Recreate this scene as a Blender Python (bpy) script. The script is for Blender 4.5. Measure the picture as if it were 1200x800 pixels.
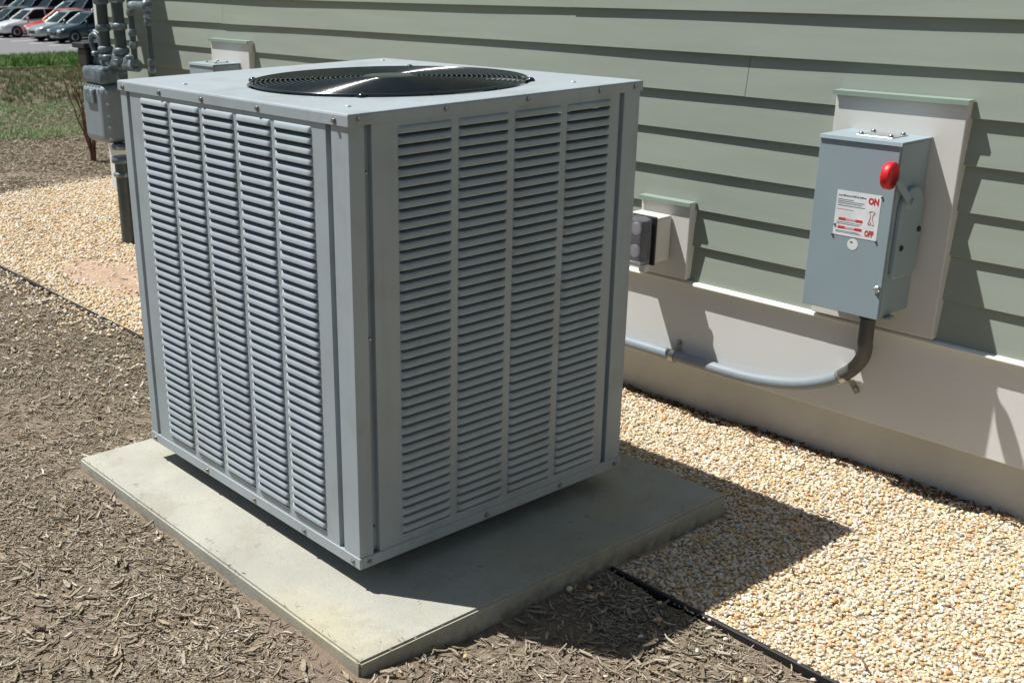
import bpy, bmesh, math, random
import numpy as np
from mathutils import Vector, Matrix
random.seed(7); rng = np.random.default_rng(11)
for o in list(bpy.data.objects): bpy.data.objects.remove(o)
S = bpy.context.scene
C = S.collection

# ------------------------------------------------------------ camera
cam_d = bpy.data.cameras.new("camera"); cam = bpy.data.objects.new("camera", cam_d); C.objects.link(cam)
cam.location = (1.5624, -1.1557, 1.1967)
cam.rotation_euler = (1.2131, 0.0169, 0.8994)
cam_d.sensor_width = 36; cam_d.lens = 1342.0 / 1200 * 36
cam_d.shift_x = 148.06 / 1200; cam_d.shift_y = 52.39 / 1200
cam_d.clip_start = .05; cam_d.clip_end = 2000
cam_d.dof.use_dof = True; cam_d.dof.focus_distance = 2.3; cam_d.dof.aperture_fstop = 13
S.camera = cam
# ------------------------------------------------------------ light
SX, SY = .4515, .3026                                   # horizontal travel of the sunlight per metre of fall
sun_dir = Vector((SX, SY, -1)).normalized()
elev = math.atan2(1, math.hypot(SX, SY))
az = math.atan2(-SX, -SY)                               # compass direction to the sun, clockwise from +Y
w = bpy.data.worlds.new("World"); S.world = w; w.use_nodes = True
nt = w.node_tree; nt.nodes.clear()
sky = nt.nodes.new('ShaderNodeTexSky'); sky.sky_type = 'NISHITA'; sky.sun_disc = False
sky.sun_elevation = elev; sky.sun_rotation = az; sky.air_density = 1.0; sky.dust_density = 1.2; sky.ozone_density = 1.0
bg = nt.nodes.new('ShaderNodeBackground'); bg.inputs[1].default_value = .050
wo = nt.nodes.new('ShaderNodeOutputWorld')
nt.links.new(sky.outputs[0], bg.inputs[0]); nt.links.new(bg.outputs[0], wo.inputs[0])
sd = bpy.data.lights.new("sun", 'SUN'); sd.energy = 5.0; sd.angle = math.radians(.55); sd.color = (1, .978, .94)
so = bpy.data.objects.new("sun", sd); C.objects.link(so)
so.rotation_euler = sun_dir.to_track_quat('-Z', 'Y').to_euler(); so.location = (0, 0, 8)
S.view_settings.view_transform = 'Standard'; S.view_settings.look = 'None'
S.view_settings.exposure = 0.42; S.view_settings.gamma = 1
S.render.engine = 'CYCLES'
S.cycles.max_bounces = 6; S.cycles.transparent_max_bounces = 8

# ------------------------------------------------------------ materials
def newmat(name):
    m = bpy.data.materials.new(name); m.use_nodes = True
    n = m.node_tree.nodes; b = n['Principled BSDF']
    return m, n, m.node_tree.links, b
def coords(n, l, scale=(1, 1, 1), kind='Object'):
    tc = n.new('ShaderNodeTexCoord'); mp = n.new('ShaderNodeMapping'); mp.inputs['Scale'].default_value = scale
    l.new(tc.outputs[kind], mp.inputs[0]); return mp.outputs[0]
def geo_coords(n, l, scale=(1, 1, 1)):
    tc = n.new('ShaderNodeNewGeometry'); mp = n.new('ShaderNodeMapping'); mp.inputs['Scale'].default_value = scale
    l.new(tc.outputs['Position'], mp.inputs[0]); return mp.outputs[0]
def noise(n, l, co, scale, detail=4, rough=.55):
    t = n.new('ShaderNodeTexNoise'); t.inputs['Scale'].default_value = scale
    t.inputs['Detail'].default_value = detail; t.inputs['Roughness'].default_value = rough
    l.new(co, t.inputs['Vector']); return t.outputs['Fac']
def ramp(n, l, fac, stops):
    r = n.new('ShaderNodeValToRGB'); e = r.color_ramp.elements
    while len(e) < len(stops): e.new(.5)
    for i, (p, c) in enumerate(stops): e[i].position = p; e[i].color = (*c, 1)
    l.new(fac, r.inputs[0]); return r.outputs[0]
def bump(n, l, b, h, strength, dist=.002):
    bp = n.new('ShaderNodeBump'); bp.inputs['Strength'].default_value = strength; bp.inputs['Distance'].default_value = dist
    l.new(h, bp.inputs['Height']); l.new(bp.outputs[0], b.inputs['Normal'])
def mixc(n, l, f, a, b_, mode='MIX'):
    m = n.new('ShaderNodeMix'); m.data_type = 'RGBA'; m.blend_type = mode
    for s, v in ((0, f), (6, a), (7, b_)):
        if isinstance(v, (float, int)): m.inputs[s].default_value = v
        elif isinstance(v, tuple): m.inputs[s].default_value = (*v, 1)
        else: l.new(v, m.inputs[s])
    return m.outputs[2]
def vary(c, f): return tuple(min(1, max(0, x * f)) for x in c)
def painted(name, col, rough=.45, metal=0.0, spec=.5, amt=.08, scale=9, bscale=260, bstr=.1, stretch=(1, 1, 1), grime=None):
    m, n, l, b = newmat(name); co = geo_coords(n, l, stretch)
    c = ramp(n, l, noise(n, l, co, scale), [(.3, vary(col, 1 - amt)), (.7, vary(col, 1 + amt))])
    if grime:
        f = ramp(n, l, noise(n, l, co, grime[1], 6, .65), [(.52, (0, 0, 0)), (.72, (1, 1, 1))])
        c = mixc(n, l, f, c, grime[0])
    l.new(c, b.inputs['Base Color'])
    b.inputs['Metallic'].default_value = metal
    r = n.new('ShaderNodeMapRange'); r.inputs[3].default_value = rough * .85; r.inputs[4].default_value = rough * 1.2
    l.new(noise(n, l, co, scale * 2.3), r.inputs[0]); l.new(r.outputs[0], b.inputs['Roughness'])
    b.inputs['Specular IOR Level'].default_value = spec
    if bstr: bump(n, l, b, noise(n, l, co, bscale, 2), bstr, .001)
    return m
def plain(name, col, rough=.5, metal=0.0):
    m, n, l, b = newmat(name); co = geo_coords(n, l)
    c = ramp(n, l, noise(n, l, co, 25), [(.3, vary(col, .9)), (.7, vary(col, 1.1))])
    l.new(c, b.inputs['Base Color']); b.inputs['Roughness'].default_value = rough; b.inputs['Metallic'].default_value = metal
    return m
def randcol(name, stops, rough=.8, nscale=120, namt=.25):
    m, n, l, b = newmat(name)
    oi = n.new('ShaderNodeObjectInfo'); c = ramp(n, l, oi.outputs['Random'], stops)
    co = geo_coords(n, l); f = ramp(n, l, noise(n, l, co, nscale), [(.3, (1 - namt,) * 3), (.7, (1 + namt * .4,) * 3)])
    l.new(mixc(n, l, 1.0, c, f, 'MULTIPLY'), b.inputs['Base Color'])
    b.inputs['Roughness'].default_value = rough; b.inputs['Specular IOR Level'].default_value = .3
    return m

M = {}
M['unit'] = painted('grey_blue_enamel', (.325, .375, .40), .42, 0, .5, .04, 6, 500, .05, grime=((.285, .31, .315), 9))
_m = M['unit']; _n, _l = _m.node_tree.nodes, _m.node_tree.links; _b = _n['Principled BSDF']; _co = geo_coords(_n, _l)
_src = _b.inputs['Base Color'].links[0].from_socket; _g = _n.new('ShaderNodeNewGeometry'); _s = _n.new('ShaderNodeSeparateXYZ'); _l.new(_g.outputs['Position'], _s.inputs[0])
_r = _n.new('ShaderNodeMapRange'); _r.inputs[1].default_value = .09; _r.inputs[2].default_value = .34; _r.inputs[3].default_value = 1.0; _r.inputs[4].default_value = 0.0; _l.new(_s.outputs['Z'], _r.inputs[0])
_x = _n.new('ShaderNodeMath'); _x.operation = 'MULTIPLY'; _l.new(_r.outputs[0], _x.inputs[0]); _l.new(ramp(_n, _l, noise(_n, _l, _co, 75, 5, .75), [(.5, (0, 0, 0)), (.68, (.55, .55, .55))]), _x.inputs[1])
_c1 = mixc(_n, _l, _x.outputs[0], _src, (.34, .30, .235))                     # dried mud specks thrown up by rain
_c2 = mixc(_n, _l, ramp(_n, _l, noise(_n, _l, geo_coords(_n, _l, (30, 30, 1.6)), 1.6, 4, .6), [(.55, (0, 0, 0)), (.75, (.28, .28, .28))]), _c1, (.24, .25, .25))   # faint run marks
_l.new(_c2, _b.inputs['Base Color'])
M['unit_dark'] = painted('darker_grey_metal', (.27, .30, .32), .5, 0, .4, .05)  # darker grey for the base pan and fan shroud
M['coil'] = painted('dark_coil_fins', (.03, .034, .042), .5, .3, .4, .2, 40)
M['inside'] = plain('dark_inside_metal', (.02, .021, .024), .7)
M['guard'] = painted('black_green_wire', (.009, .016, .018), .16, .0, .6, .1, 20, 200, 0)
M['fan'] = painted('fan_blade_metal', (.05, .055, .07), .35, .6, .5, .1)
M['screw'] = painted('screw_steel', (.33, .33, .32), .35, .9, .5, .1, 60)
M['siding'] = painted('sage_fibre_cement', (.284, .318, .272), .85, 0, .08, .05, 3, 60, .16, (1, 8, 9))
M['trim'] = painted('cream_painted_trim', (.62, .61, .575), .65, 0, .2, .03, 4, 120, .1)
M['fascia'] = painted('off_white_water_table', (.655, .655, .64), .6, 0, .2, .03, 3, 150, .08)
M['foundation'] = painted('painted_foundation', (.52, .52, .485), .85, 0, .2, .07, 6, 90, .4)
_m = M['foundation']; _n, _l = _m.node_tree.nodes, _m.node_tree.links; _b = _n['Principled BSDF']
_src = _b.inputs['Base Color'].links[0].from_socket; _g = _n.new('ShaderNodeNewGeometry'); _s = _n.new('ShaderNodeSeparateXYZ'); _l.new(_g.outputs['Position'], _s.inputs[0])
_r = _n.new('ShaderNodeMapRange'); _r.inputs[1].default_value = .0; _r.inputs[2].default_value = .075; _r.inputs[3].default_value = 1.0; _r.inputs[4].default_value = 0.0; _l.new(_s.outputs['Z'], _r.inputs[0])
_x = _n.new('ShaderNodeMath'); _x.operation = 'MULTIPLY'; _l.new(_r.outputs[0], _x.inputs[0]); _l.new(ramp(_n, _l, noise(_n, _l, geo_coords(_n, _l), 22, 6, .7), [(.42, (0, 0, 0)), (.6, (.22, .22, .22))]), _x.inputs[1])
_l.new(mixc(_n, _l, _x.outputs[0], _src, (.30, .22, .14)), _b.inputs['Base Color'])
M['flash'] = painted('white_drip_cap', (.80, .79, .72), .45, 0, .5, .02, 5, 200, 0)
M['green_flash'] = painted('green_enamel_flashing', (.27, .345, .29), .35, .1, .5, .06, 8)
M['steelgrey'] = painted('blue_grey_box_enamel', (.275, .345, .372), .5, 0, .28, .04, 7, 500, .05)
M['boxside'] = M['steelgrey']
M['galv'] = painted('galvanised_steel', (.42, .46, .45), .38, .7, .5, .12, 40)
M['red'] = painted('red_plastic', (.60, .014, .022), .42, 0, .4, .03, 30, 200, 0)
M['white'] = plain('white_print_label', (.74, .77, .78), .5)
M['print_red'] = plain('red_print', (.55, .04, .05), .6)
M['print_dark'] = plain('dark_print', (.10, .14, .18), .6)
M['print_pink'] = plain('pale_red_print', (.62, .36, .38), .6)
M['conduit'] = painted('grey_plastic_conduit', (.225, .265, .29), .45, 0, .3, .04, 10, 200, .03)
M['flexi'] = painted('shaded_flexible_conduit', (.085, .088, .085), .6, 0, .3, .1, 30, 150, .2)  # flexible bend above the clamp, its shade put into the dark colour
M['clamp'] = painted('zinc_clamp', (.50, .50, .42), .35, .8, .5, .15, 60)
M['black'] = plain('black_plastic', (.015, .015, .016), .55)
M['pipe'] = painted('slate_painted_pipe', (.045, .062, .066), .35, .1, .6, .15, 20, 150, .1)
M['pipe_fit'] = painted('worn_pipe_fitting', (.11, .15, .17), .4, .2, .5, .3, 35, 100, .3, grime=((.45, .52, .55), 30))
M['meter'] = painted('gas_meter_enamel', (.21, .25, .275), .5, .1, .4, .07, 10, 200, .1)
M['outlet'] = painted('beige_outlet_box', (.60, .585, .54), .5, 0, .4, .02)
M['bark'] = painted('red_brown_twig', (.13, .065, .05), .8, 0, .2, .3, 40)
M['bud'] = plain('pale_green_bud', (.16, .22, .06), .6)
m, n, l, b = newmat('smoky_clear_cover'); b.inputs['Base Color'].default_value = (.80, .80, .86, 1)
b.inputs['Transmission Weight'].default_value = .9; b.inputs['Roughness'].default_value = .06; b.inputs['IOR'].default_value = 1.12
M['clear'] = m
# concrete pad
m, n, l, b = newmat('weathered_concrete'); co = geo_coords(n, l)
c = ramp(n, l, noise(n, l, co, 5, 6, .6), [(.3, (.325, .322, .275)), (.7, (.425, .42, .36))])
c = mixc(n, l, ramp(n, l, noise(n, l, co, 2.2, 3), [(.50, (0, 0, 0)), (.68, (.6, .6, .6))]), c, (.45, .40, .24))
c = mixc(n, l, ramp(n, l, noise(n, l, co, 7.5, 6, .7), [(.54, (0, 0, 0)), (.66, (.5, .5, .5))]), c, (.29, .27, .22))
c = mixc(n, l, ramp(n, l, noise(n, l, co, 38, 5, .7), [(.56, (0, 0, 0)), (.8, (.5, .5, .5))]), c, (.30, .28, .23))
c = mixc(n, l, ramp(n, l, noise(n, l, co, 240, 2), [(.62, (0, 0, 0)), (.72, (.55, .55, .55))]), c, (.24, .23, .2))
l.new(c, b.inputs['Base Color']); b.inputs['Roughness'].default_value = .92; b.inputs['Specular IOR Level'].default_value = .2
gg = n.new('ShaderNodeNewGeometry'); sp = n.new('ShaderNodeSeparateXYZ'); l.new(gg.outputs['Position'], sp.inputs[0])
mr = n.new('ShaderNodeMapRange'); mr.inputs[1].default_value = .005; mr.inputs[2].default_value = .044; mr.inputs[3].default_value = 1; mr.inputs[4].default_value = 0; l.new(sp.outputs['Z'], mr.inputs[0])
mu = n.new('ShaderNodeMath'); mu.operation = 'MULTIPLY'; l.new(mr.outputs[0], mu.inputs[0]); l.new(ramp(n, l, noise(n, l, co, 26, 6, .7), [(.38, (0, 0, 0)), (.6, (.9, .9, .9))]), mu.inputs[1])
l.new(mixc(n, l, mu.outputs[0], c, (.20, .17, .125)), b.inputs['Base Color'])   # splashed soil on the slab's sides
bump(n, l, b, noise(n, l, co, 180, 6, .7), .45, .0035); M['pad'] = m
# soils
def soil(name, a, b_, c3, scale, bs, mot=None):
    m, n, l, b = newmat(name); co = geo_coords(n, l)
    c = ramp(n, l, noise(n, l, co, scale, 8, .65), [(.32, a), (.5, b_), (.68, c3)])
    if mot: c = mixc(n, l, ramp(n, l, noise(n, l, co, mot[1], 4), [(.45, (0, 0, 0)), (.62, (1, 1, 1))]), c, mot[0])
    l.new(c, b.inputs['Base Color']); b.inputs['Roughness'].default_value = .95; b.inputs['Specular IOR Level'].default_value = .1
    bump(n, l, b, noise(n, l, co, bs, 8, .7), .8, .01); return m
M['soil'] = soil('mulch_soil', (.12, .096, .068), (.22, .178, .128), (.32, .27, .20), 45, 90, ((.235, .182, .138), 3.0))
M['gravel_base'] = soil('gravel_dust', (.30, .235, .145), (.50, .40, .26), (.64, .54, .37), 90, 120)
M['clay'] = soil('red_clay', (.33, .235, .17), (.42, .305, .22), (.50, .38, .28), 14, 60)
# lawn: worn brown near, green far
m, n, l, b = newmat('patchy_lawn_soil'); co = geo_coords(n, l)
c = ramp(n, l, noise(n, l, co, 9, 8, .7), [(.35, (.07, .055, .035)), (.5, (.15, .125, .08)), (.66, (.26, .22, .16))])
g = ramp(n, l, noise(n, l, co, 6, 6, .7), [(.35, (.035, .06, .018)), (.65, (.10, .15, .045))])
c = mixc(n, l, ramp(n, l, noise(n, l, co, .55, 4), [(.45, (0, 0, 0)), (.6, (.7, .7, .7))]), c, g)
l.new(c, b.inputs['Base Color']); b.inputs['Roughness'].default_value = .95; bump(n, l, b, noise(n, l, co, 20, 8, .7), 1, .03); M['lawn'] = m
M['turf'] = soil('green_turf', (.035, .085, .018), (.06, .14, .03), (.10, .20, .045), 6, 20)
M['asphalt'] = soil('pale_asphalt', (.15, .15, .155), (.185, .185, .19), (.22, .22, .225), 12, 40)
M['line'] = plain('white_road_paint', (.7, .7, .68), .7)
M['pebble'] = randcol('river_pebble', [(0, (.64, .55, .40)), (.16, (.74, .66, .50)), (.30, (.66, .44, .20)), (.42, (.62, .50, .33)), (.56, (.82, .78, .70)), (.70, (.55, .27, .09)), (.75, (.68, .51, .28)), (.84, (.82, .80, .75)), (.905, (.24, .20, .17)), (.93, (.70, .60, .42))], .6, 160, .25)
M['chip'] = randcol('shredded_wood_chip', [(0, (.15, .118, .08)), (.2, (.29, .235, .16)), (.42, (.375, .315, .225)), (.55, (.23, .19, .135)), (.7, (.43, .365, .27)), (.86, (.33, .30, .235)), (.96, (.47, .40, .30)), (.993, (.60, .54, .44))], .85, 300, .35)
M['debris'] = randcol('dark_leaf_debris', [(0, (.045, .03, .02)), (.4, (.09, .055, .035)), (.7, (.15, .10, .065)), (.92, (.22, .09, .04))], .85, 200, .3)
M['blade'] = randcol('grass_blade', [(0, (.06, .14, .022)), (.4, (.09, .20, .035)), (.7, (.14, .25, .055)), (.9, (.26, .27, .12))], .7, 40, .2)
M['blade_dry'] = randcol('dry_grass_blade', [(0, (.30, .25, .15)), (.5, (.20, .17, .11)), (.8, (.10, .13, .04)), (1, (.4, .35, .24))], .8, 40, .2)
M['blade_pale'] = randcol('pale_grass_blade', [(0, (.16, .28, .09)), (.4, (.24, .37, .15)), (.7, (.33, .44, .22)), (.9, (.42, .44, .27))], .7, 40, .2)
def carpaint(name, col, rough=.3, metal=.3):
    m, n, l, b = newmat(name); b.inputs['Base Color'].default_value = (*col, 1)
    b.inputs['Metallic'].default_value = metal; b.inputs['Roughness'].default_value = rough; b.inputs['Coat Weight'].default_value = .6
    return m
M['tyre'] = plain('tyre_rubber', (.02, .02, .02), .85)
M['rim'] = painted('alloy_rim', (.4, .4, .42), .3, .8)
m, n, l, b = newmat('car_glass'); b.inputs['Base Color'].default_value = (.012, .022, .024, 1); b.inputs['Roughness'].default_value = .25; b.inputs['IOR'].default_value = 1.12; M['glass'] = m
m, n, l, b = newmat('lamp_lens'); b.inputs['Base Color'].default_value = (.7, .72, .74, 1); b.inputs['Roughness'].default_value = .15; M['lens'] = m

# ------------------------------------------------------------ mesh helpers
class MB:
    def __init__(s): s.v = []; s.f = []; s.sm = []
    def add(s, v, f, smooth=False):
        o = len(s.v); s.v += [tuple(p) for p in v]; s.f += [tuple(i + o for i in q) for q in f]; s.sm += [smooth] * len(f)
    def box(s, x0, x1, y0, y1, z0, z1, bev=0.0, seg=1):
        if bev <= 0:
            s.add([(x0, y0, z0), (x1, y0, z0), (x1, y1, z0), (x0, y1, z0), (x0, y0, z1), (x1, y0, z1), (x1, y1, z1), (x0, y1, z1)],
                  [(0, 3, 2, 1), (4, 5, 6, 7), (0, 1, 5, 4), (1, 2, 6, 5), (2, 3, 7, 6), (3, 0, 4, 7)]); return s
        bm = bmesh.new(); bmesh.ops.create_cube(bm, size=1)
        for v in bm.verts: v.co = Vector(((x0 + x1) / 2 + v.co.x * (x1 - x0), (y0 + y1) / 2 + v.co.y * (y1 - y0), (z0 + z1) / 2 + v.co.z * (z1 - z0)))
        bmesh.ops.bevel(bm, geom=bm.edges[:], offset=bev, segments=seg, affect='EDGES', profile=.5)
        s.bm(bm); return s
    def bm(s, bm, smooth=False):
        bm.verts.index_update(); s.add([v.co[:] for v in bm.verts], [[v.index for v in f.verts] for f in bm.faces], smooth); bm.free(); return s
    def tube(s, pts, r, seg=10, caps=True, closed=False):
        pts = [Vector(p) for p in pts]; n = len(pts); rr = r if isinstance(r, (list, tuple)) else [r] * n
        rings = []; prev = None
        for i, p in enumerate(pts):
            if closed: t = (pts[(i + 1) % n] - pts[i - 1]).normalized()
            else: t = (pts[min(i + 1, n - 1)] - pts[max(i - 1, 0)]).normalized()
            if prev is None:
                a = Vector((0, 0, 1)) if abs(t.z) < .9 else Vector((1, 0, 0)); u = t.cross(a).normalized()
            else: u = (prev - t * prev.dot(t)).normalized()
            prev = u; v_ = t.cross(u)
            rings.append([p + (u * math.cos(2 * math.pi * k / seg) + v_ * math.sin(2 * math.pi * k / seg)) * rr[i] for k in range(seg)])
        v = [q for R_ in rings for q in R_]; f = []
        for i in range(n if closed else n - 1):
            j = (i + 1) % n
            for k in range(seg): f.append((i * seg + k, i * seg + (k + 1) % seg, j * seg + (k + 1) % seg, j * seg + k))
        s.add(v, f, True)
        if caps and not closed:
            s.add(rings[0], [tuple(range(seg))[::-1]]); s.add(rings[-1], [tuple(range(seg))])
        return s
    def prism(s, poly, axis, a, b, bev=0, smooth=False):
        # poly: 2-D points in the plane perpendicular to axis
        def P(q, t): return {'x': (t, q[0], q[1]), 'y': (q[0], t, q[1]), 'z': (q[0], q[1], t)}[axis]
        n = len(poly)
        bm = bmesh.new(); A = [bm.verts.new(P(q, a)) for q in poly]; B = [bm.verts.new(P(q, b)) for q in poly]
        bm.faces.new(A); bm.faces.new(B[::-1])
        for i in range(n): bm.faces.new((A[i], B[i], B[(i + 1) % n], A[(i + 1) % n]))
        bmesh.ops.recalc_face_normals(bm, faces=bm.faces[:])
        if bev: bmesh.ops.bevel(bm, geom=bm.edges[:], offset=bev, segments=2, affect='EDGES', profile=.5)
        s.bm(bm, smooth); return s
    def lathe(s, prof, c, axis=(0, 0, 1), seg=20, smooth=True):
        ax = Vector(axis).normalized(); a = Vector((0, 0, 1)) if abs(ax.z) < .9 else Vector((1, 0, 0))
        u = ax.cross(a).normalized(); v_ = ax.cross(u); c = Vector(c)
        v = []; f = []
        for r, h in prof:
            for k in range(seg):
                t = 2 * math.pi * k / seg; v.append(c + ax * h + (u * math.cos(t) + v_ * math.sin(t)) * r)
        for i in range(len(prof) - 1):
            for k in range(seg): f.append((i * seg + k, i * seg + (k + 1) % seg, (i + 1) * seg + (k + 1) % seg, (i + 1) * seg + k))
        s.add(v, f, smooth)
        s.add([v[k] for k in range(seg)], [tuple(range(seg))[::-1]]); s.add([v[(len(prof) - 1) * seg + k] for k in range(seg)], [tuple(range(seg))])
        return s
    def mesh(s, name, mt):
        me = bpy.data.meshes.new(name); me.from_pydata(s.v, [], s.f); me.materials.append(mt)
        me.polygons.foreach_set('use_smooth', s.sm); me.validate(); me.update(); return me
    def build(s, name, mt, parent=None, fix=True):
        me = s.mesh(name, mt)
        if fix:
            bm = bmesh.new(); bm.from_mesh(me); bmesh.ops.recalc_face_normals(bm, faces=bm.faces[:]); bm.to_mesh(me); bm.free()
        o = bpy.data.objects.new(name, me); C.objects.link(o)
        if parent:
            o.parent = parent; root = parent
            while root.parent: root = root.parent
            if not ABS.get(root.name): me.transform(Matrix.Identity(4))
        return o
ABS = {}
def tag(o, label=None, cat=None, group=None, kind=None):
    if label: o['label'] = label
    if cat: o['category'] = cat
    if group: o['group'] = group
    if kind: o['kind'] = kind
    return o
def thing(name, label, cat, loc=(0, 0, 0), group=None):
    o = bpy.data.objects.new(name, None); o.empty_display_size = .1; C.objects.link(o); o.location = loc
    return tag(o, label, cat, group)
def part(mb, name, mt, t, off=None):
    """mesh given in world coordinates, stored relative to the thing's base"""
    root = t
    while root.parent: root = root.parent
    o = mb.build(name, mt); o.data.transform(Matrix.Translation(-root.location)); o.parent = t; return o
def inst(me, name, parent, loc, mat4=None):
    o = bpy.data.objects.new(name, me); C.objects.link(o); o.parent = parent
    if mat4 is not None: o.matrix_local = mat4
    else: o.location = loc
    return o
def copy_tree(o, parent=None):
    c = o.copy(); C.objects.link(c)
    if parent: c.parent = parent
    for ch in list(o.children): copy_tree(ch, c)
    return c
def struct(mb, name, mt, kind='structure'): return tag(mb.build(name, mt), kind=kind)

# ------------------------------------------------------------ terrain
CX, CY = 1.5624, -1.1557; DV = (-.922, .387)
def terrain(x, y):
    s_ = (x - CX) * DV[0] + (y - CY) * DV[1]
    t = np.clip((s_ - 8.5) / 38.5, 0, 1); t2 = t * t * (1.6 - .6 * t)
    return -.035 * (1 - t) - 2.12 * (.35 * t2 + .65 * t)
def grid_mesh(name, xs, ys, zf, mt, kind='structure'):
    X, Y = np.meshgrid(xs, ys, indexing='ij'); Z = zf(X, Y); nx, ny = X.shape
    v = np.stack([X, Y, Z], -1).reshape(-1, 3); idx = np.arange(nx * ny).reshape(nx, ny)
    f = np.stack([idx[:-1, :-1], idx[1:, :-1], idx[1:, 1:], idx[:-1, 1:]], -1).reshape(-1, 4)
    me = bpy.data.meshes.new(name); me.from_pydata(v.tolist(), [], f.tolist()); me.materials.append(mt)
    me.polygons.foreach_set('use_smooth', [True] * len(f)); me.update()
    o = bpy.data.objects.new(name, me); C.objects.link(o); return tag(o, kind=kind)
def vn(x, y, seed=0):            # cheap smooth value noise
    r = 0
    rs = np.random.default_rng(seed)
    for k in range(7):
        a = rs.uniform(0, 6.28); f = 1.4 ** k; r = r + np.sin((x * math.cos(a) + y * math.sin(a)) * f + rs.uniform(0, 6.28)) / (1.25 ** k)
    return r / 3.2
xs = np.concatenate([[-900, -400, -200, -120, -90], np.arange(-80, -20, 2.), np.arange(-20, 6, .5), [8, 12, 20, 60, 200, 600]])
ys = np.concatenate([[-600, -200, -60, -20, -10], np.arange(-6, 20, .5), np.arange(20, 60, 2.), [80, 120, 200, 400, 900]])
grid_mesh('ground', xs, ys, lambda X, Y: terrain(X, Y) + np.where((X < -9) & (X > -60), .02 * vn(X * 1.5, Y * 1.5, 3), 0) - .0, M['lawn'])
# mulch bed sheets (near, and the one beyond the gravel)
def pad_near(X, Y):
    dx = np.maximum(np.maximum(-.958 - X, X - .193), 0); dy = np.maximum(np.maximum(-.149 - Y, Y - .889), 0)
    return np.exp(-np.hypot(dx, dy) / .16) * (.4 + .6 * np.clip((.06 - Y) / .12, 0, 1))
def mulch_z(X, Y): return -.013 + .032 * pad_near(X, Y) + .007 * vn(X * 9, Y * 9, 5) + .003 * vn(X * 37, Y * 37, 6) - .004 * np.clip((X - .2) * 3, 0, 1)
grid_mesh('mulch_bed', np.arange(-4.74, 3.0, .03), np.arange(-3.0, .4921, .0291), mulch_z, M['soil'])
grid_mesh('far_mulch_bed', np.arange(-8.9, -4.72, .06), np.arange(-.5, 4.5, .06), lambda X, Y: -.012 + .008 * vn(X * 7, Y * 7, 8) - .06 * np.clip((-6.4 - X + .35 * vn(X * 2, Y * 2, 61)), 0, 1.6), M['soil'])
# gravel bed
def gravel_z(X, Y): return -.003 + .003 * vn(X * 8, Y * 8, 9)
grid_mesh('gravel_bed', np.arange(-4.75, 4.0, .06), np.arange(.5005, 1.3685, .0434), gravel_z, M['gravel_base'])
grid_mesh('side_gravel_bed', np.arange(-4.75, -3.79, .06), np.arange(1.3695, 4.5, .06), gravel_z, M['gravel_base'])

# grass strip and asphalt on the far slope
def strip_quad(name, pts, mt, dz, n=24):
    a, b_, c, d = [np.array(p, float) for p in pts]; v = []; f = []
    for i in range(n + 1):
        for j in range(n + 1):
            u, w_ = i / n, j / n; p = (a * (1 - u) + b_ * u) * (1 - w_) + (d * (1 - u) + c * u) * w_
            v.append((p[0], p[1], float(terrain(p[0], p[1])) + dz))
    for i in range(n):
        for j in range(n): k = i * (n + 1) + j; f.append((k, k + n + 1, k + n + 2, k + 1))
    mb = MB(); mb.add(v, f, True); return struct(mb, name, mt)
E_ = Vector((.77, .64))          # direction of the lot's near edge
lotA = Vector((-43.1, 15.5)); per = Vector((-.64, .77))
def lp(a, b_): q = lotA + E_ * a + per * b_; return (q.x, q.y)
strip_quad('green_verge', [lp(-25, -19), lp(25, -19), lp(25, -.3), lp(-25, -.3)], M['turf'], .03)
mb = MB(); z = -2.095
mb.add([(*lp(-60, 0), z), (*lp(60, 0), z), (*lp(60, 60), z), (*lp(-60, 60), z)], [(0, 1, 2, 3)]); struct(mb, 'parking_lot', M['asphalt'])
mb = MB(); q = [lp(-60, -.18), lp(60, -.18), lp(60, 0), lp(-60, 0)]
mb.add([(*p, -2.3) for p in q] + [(*p, -1.99) for p in q], [(3, 2, 1, 0), (4, 5, 6, 7), (0, 1, 5, 4), (1, 2, 6, 5), (2, 3, 7, 6), (3, 0, 4, 7)]); struct(mb, 'kerb', M['foundation'])

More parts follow.
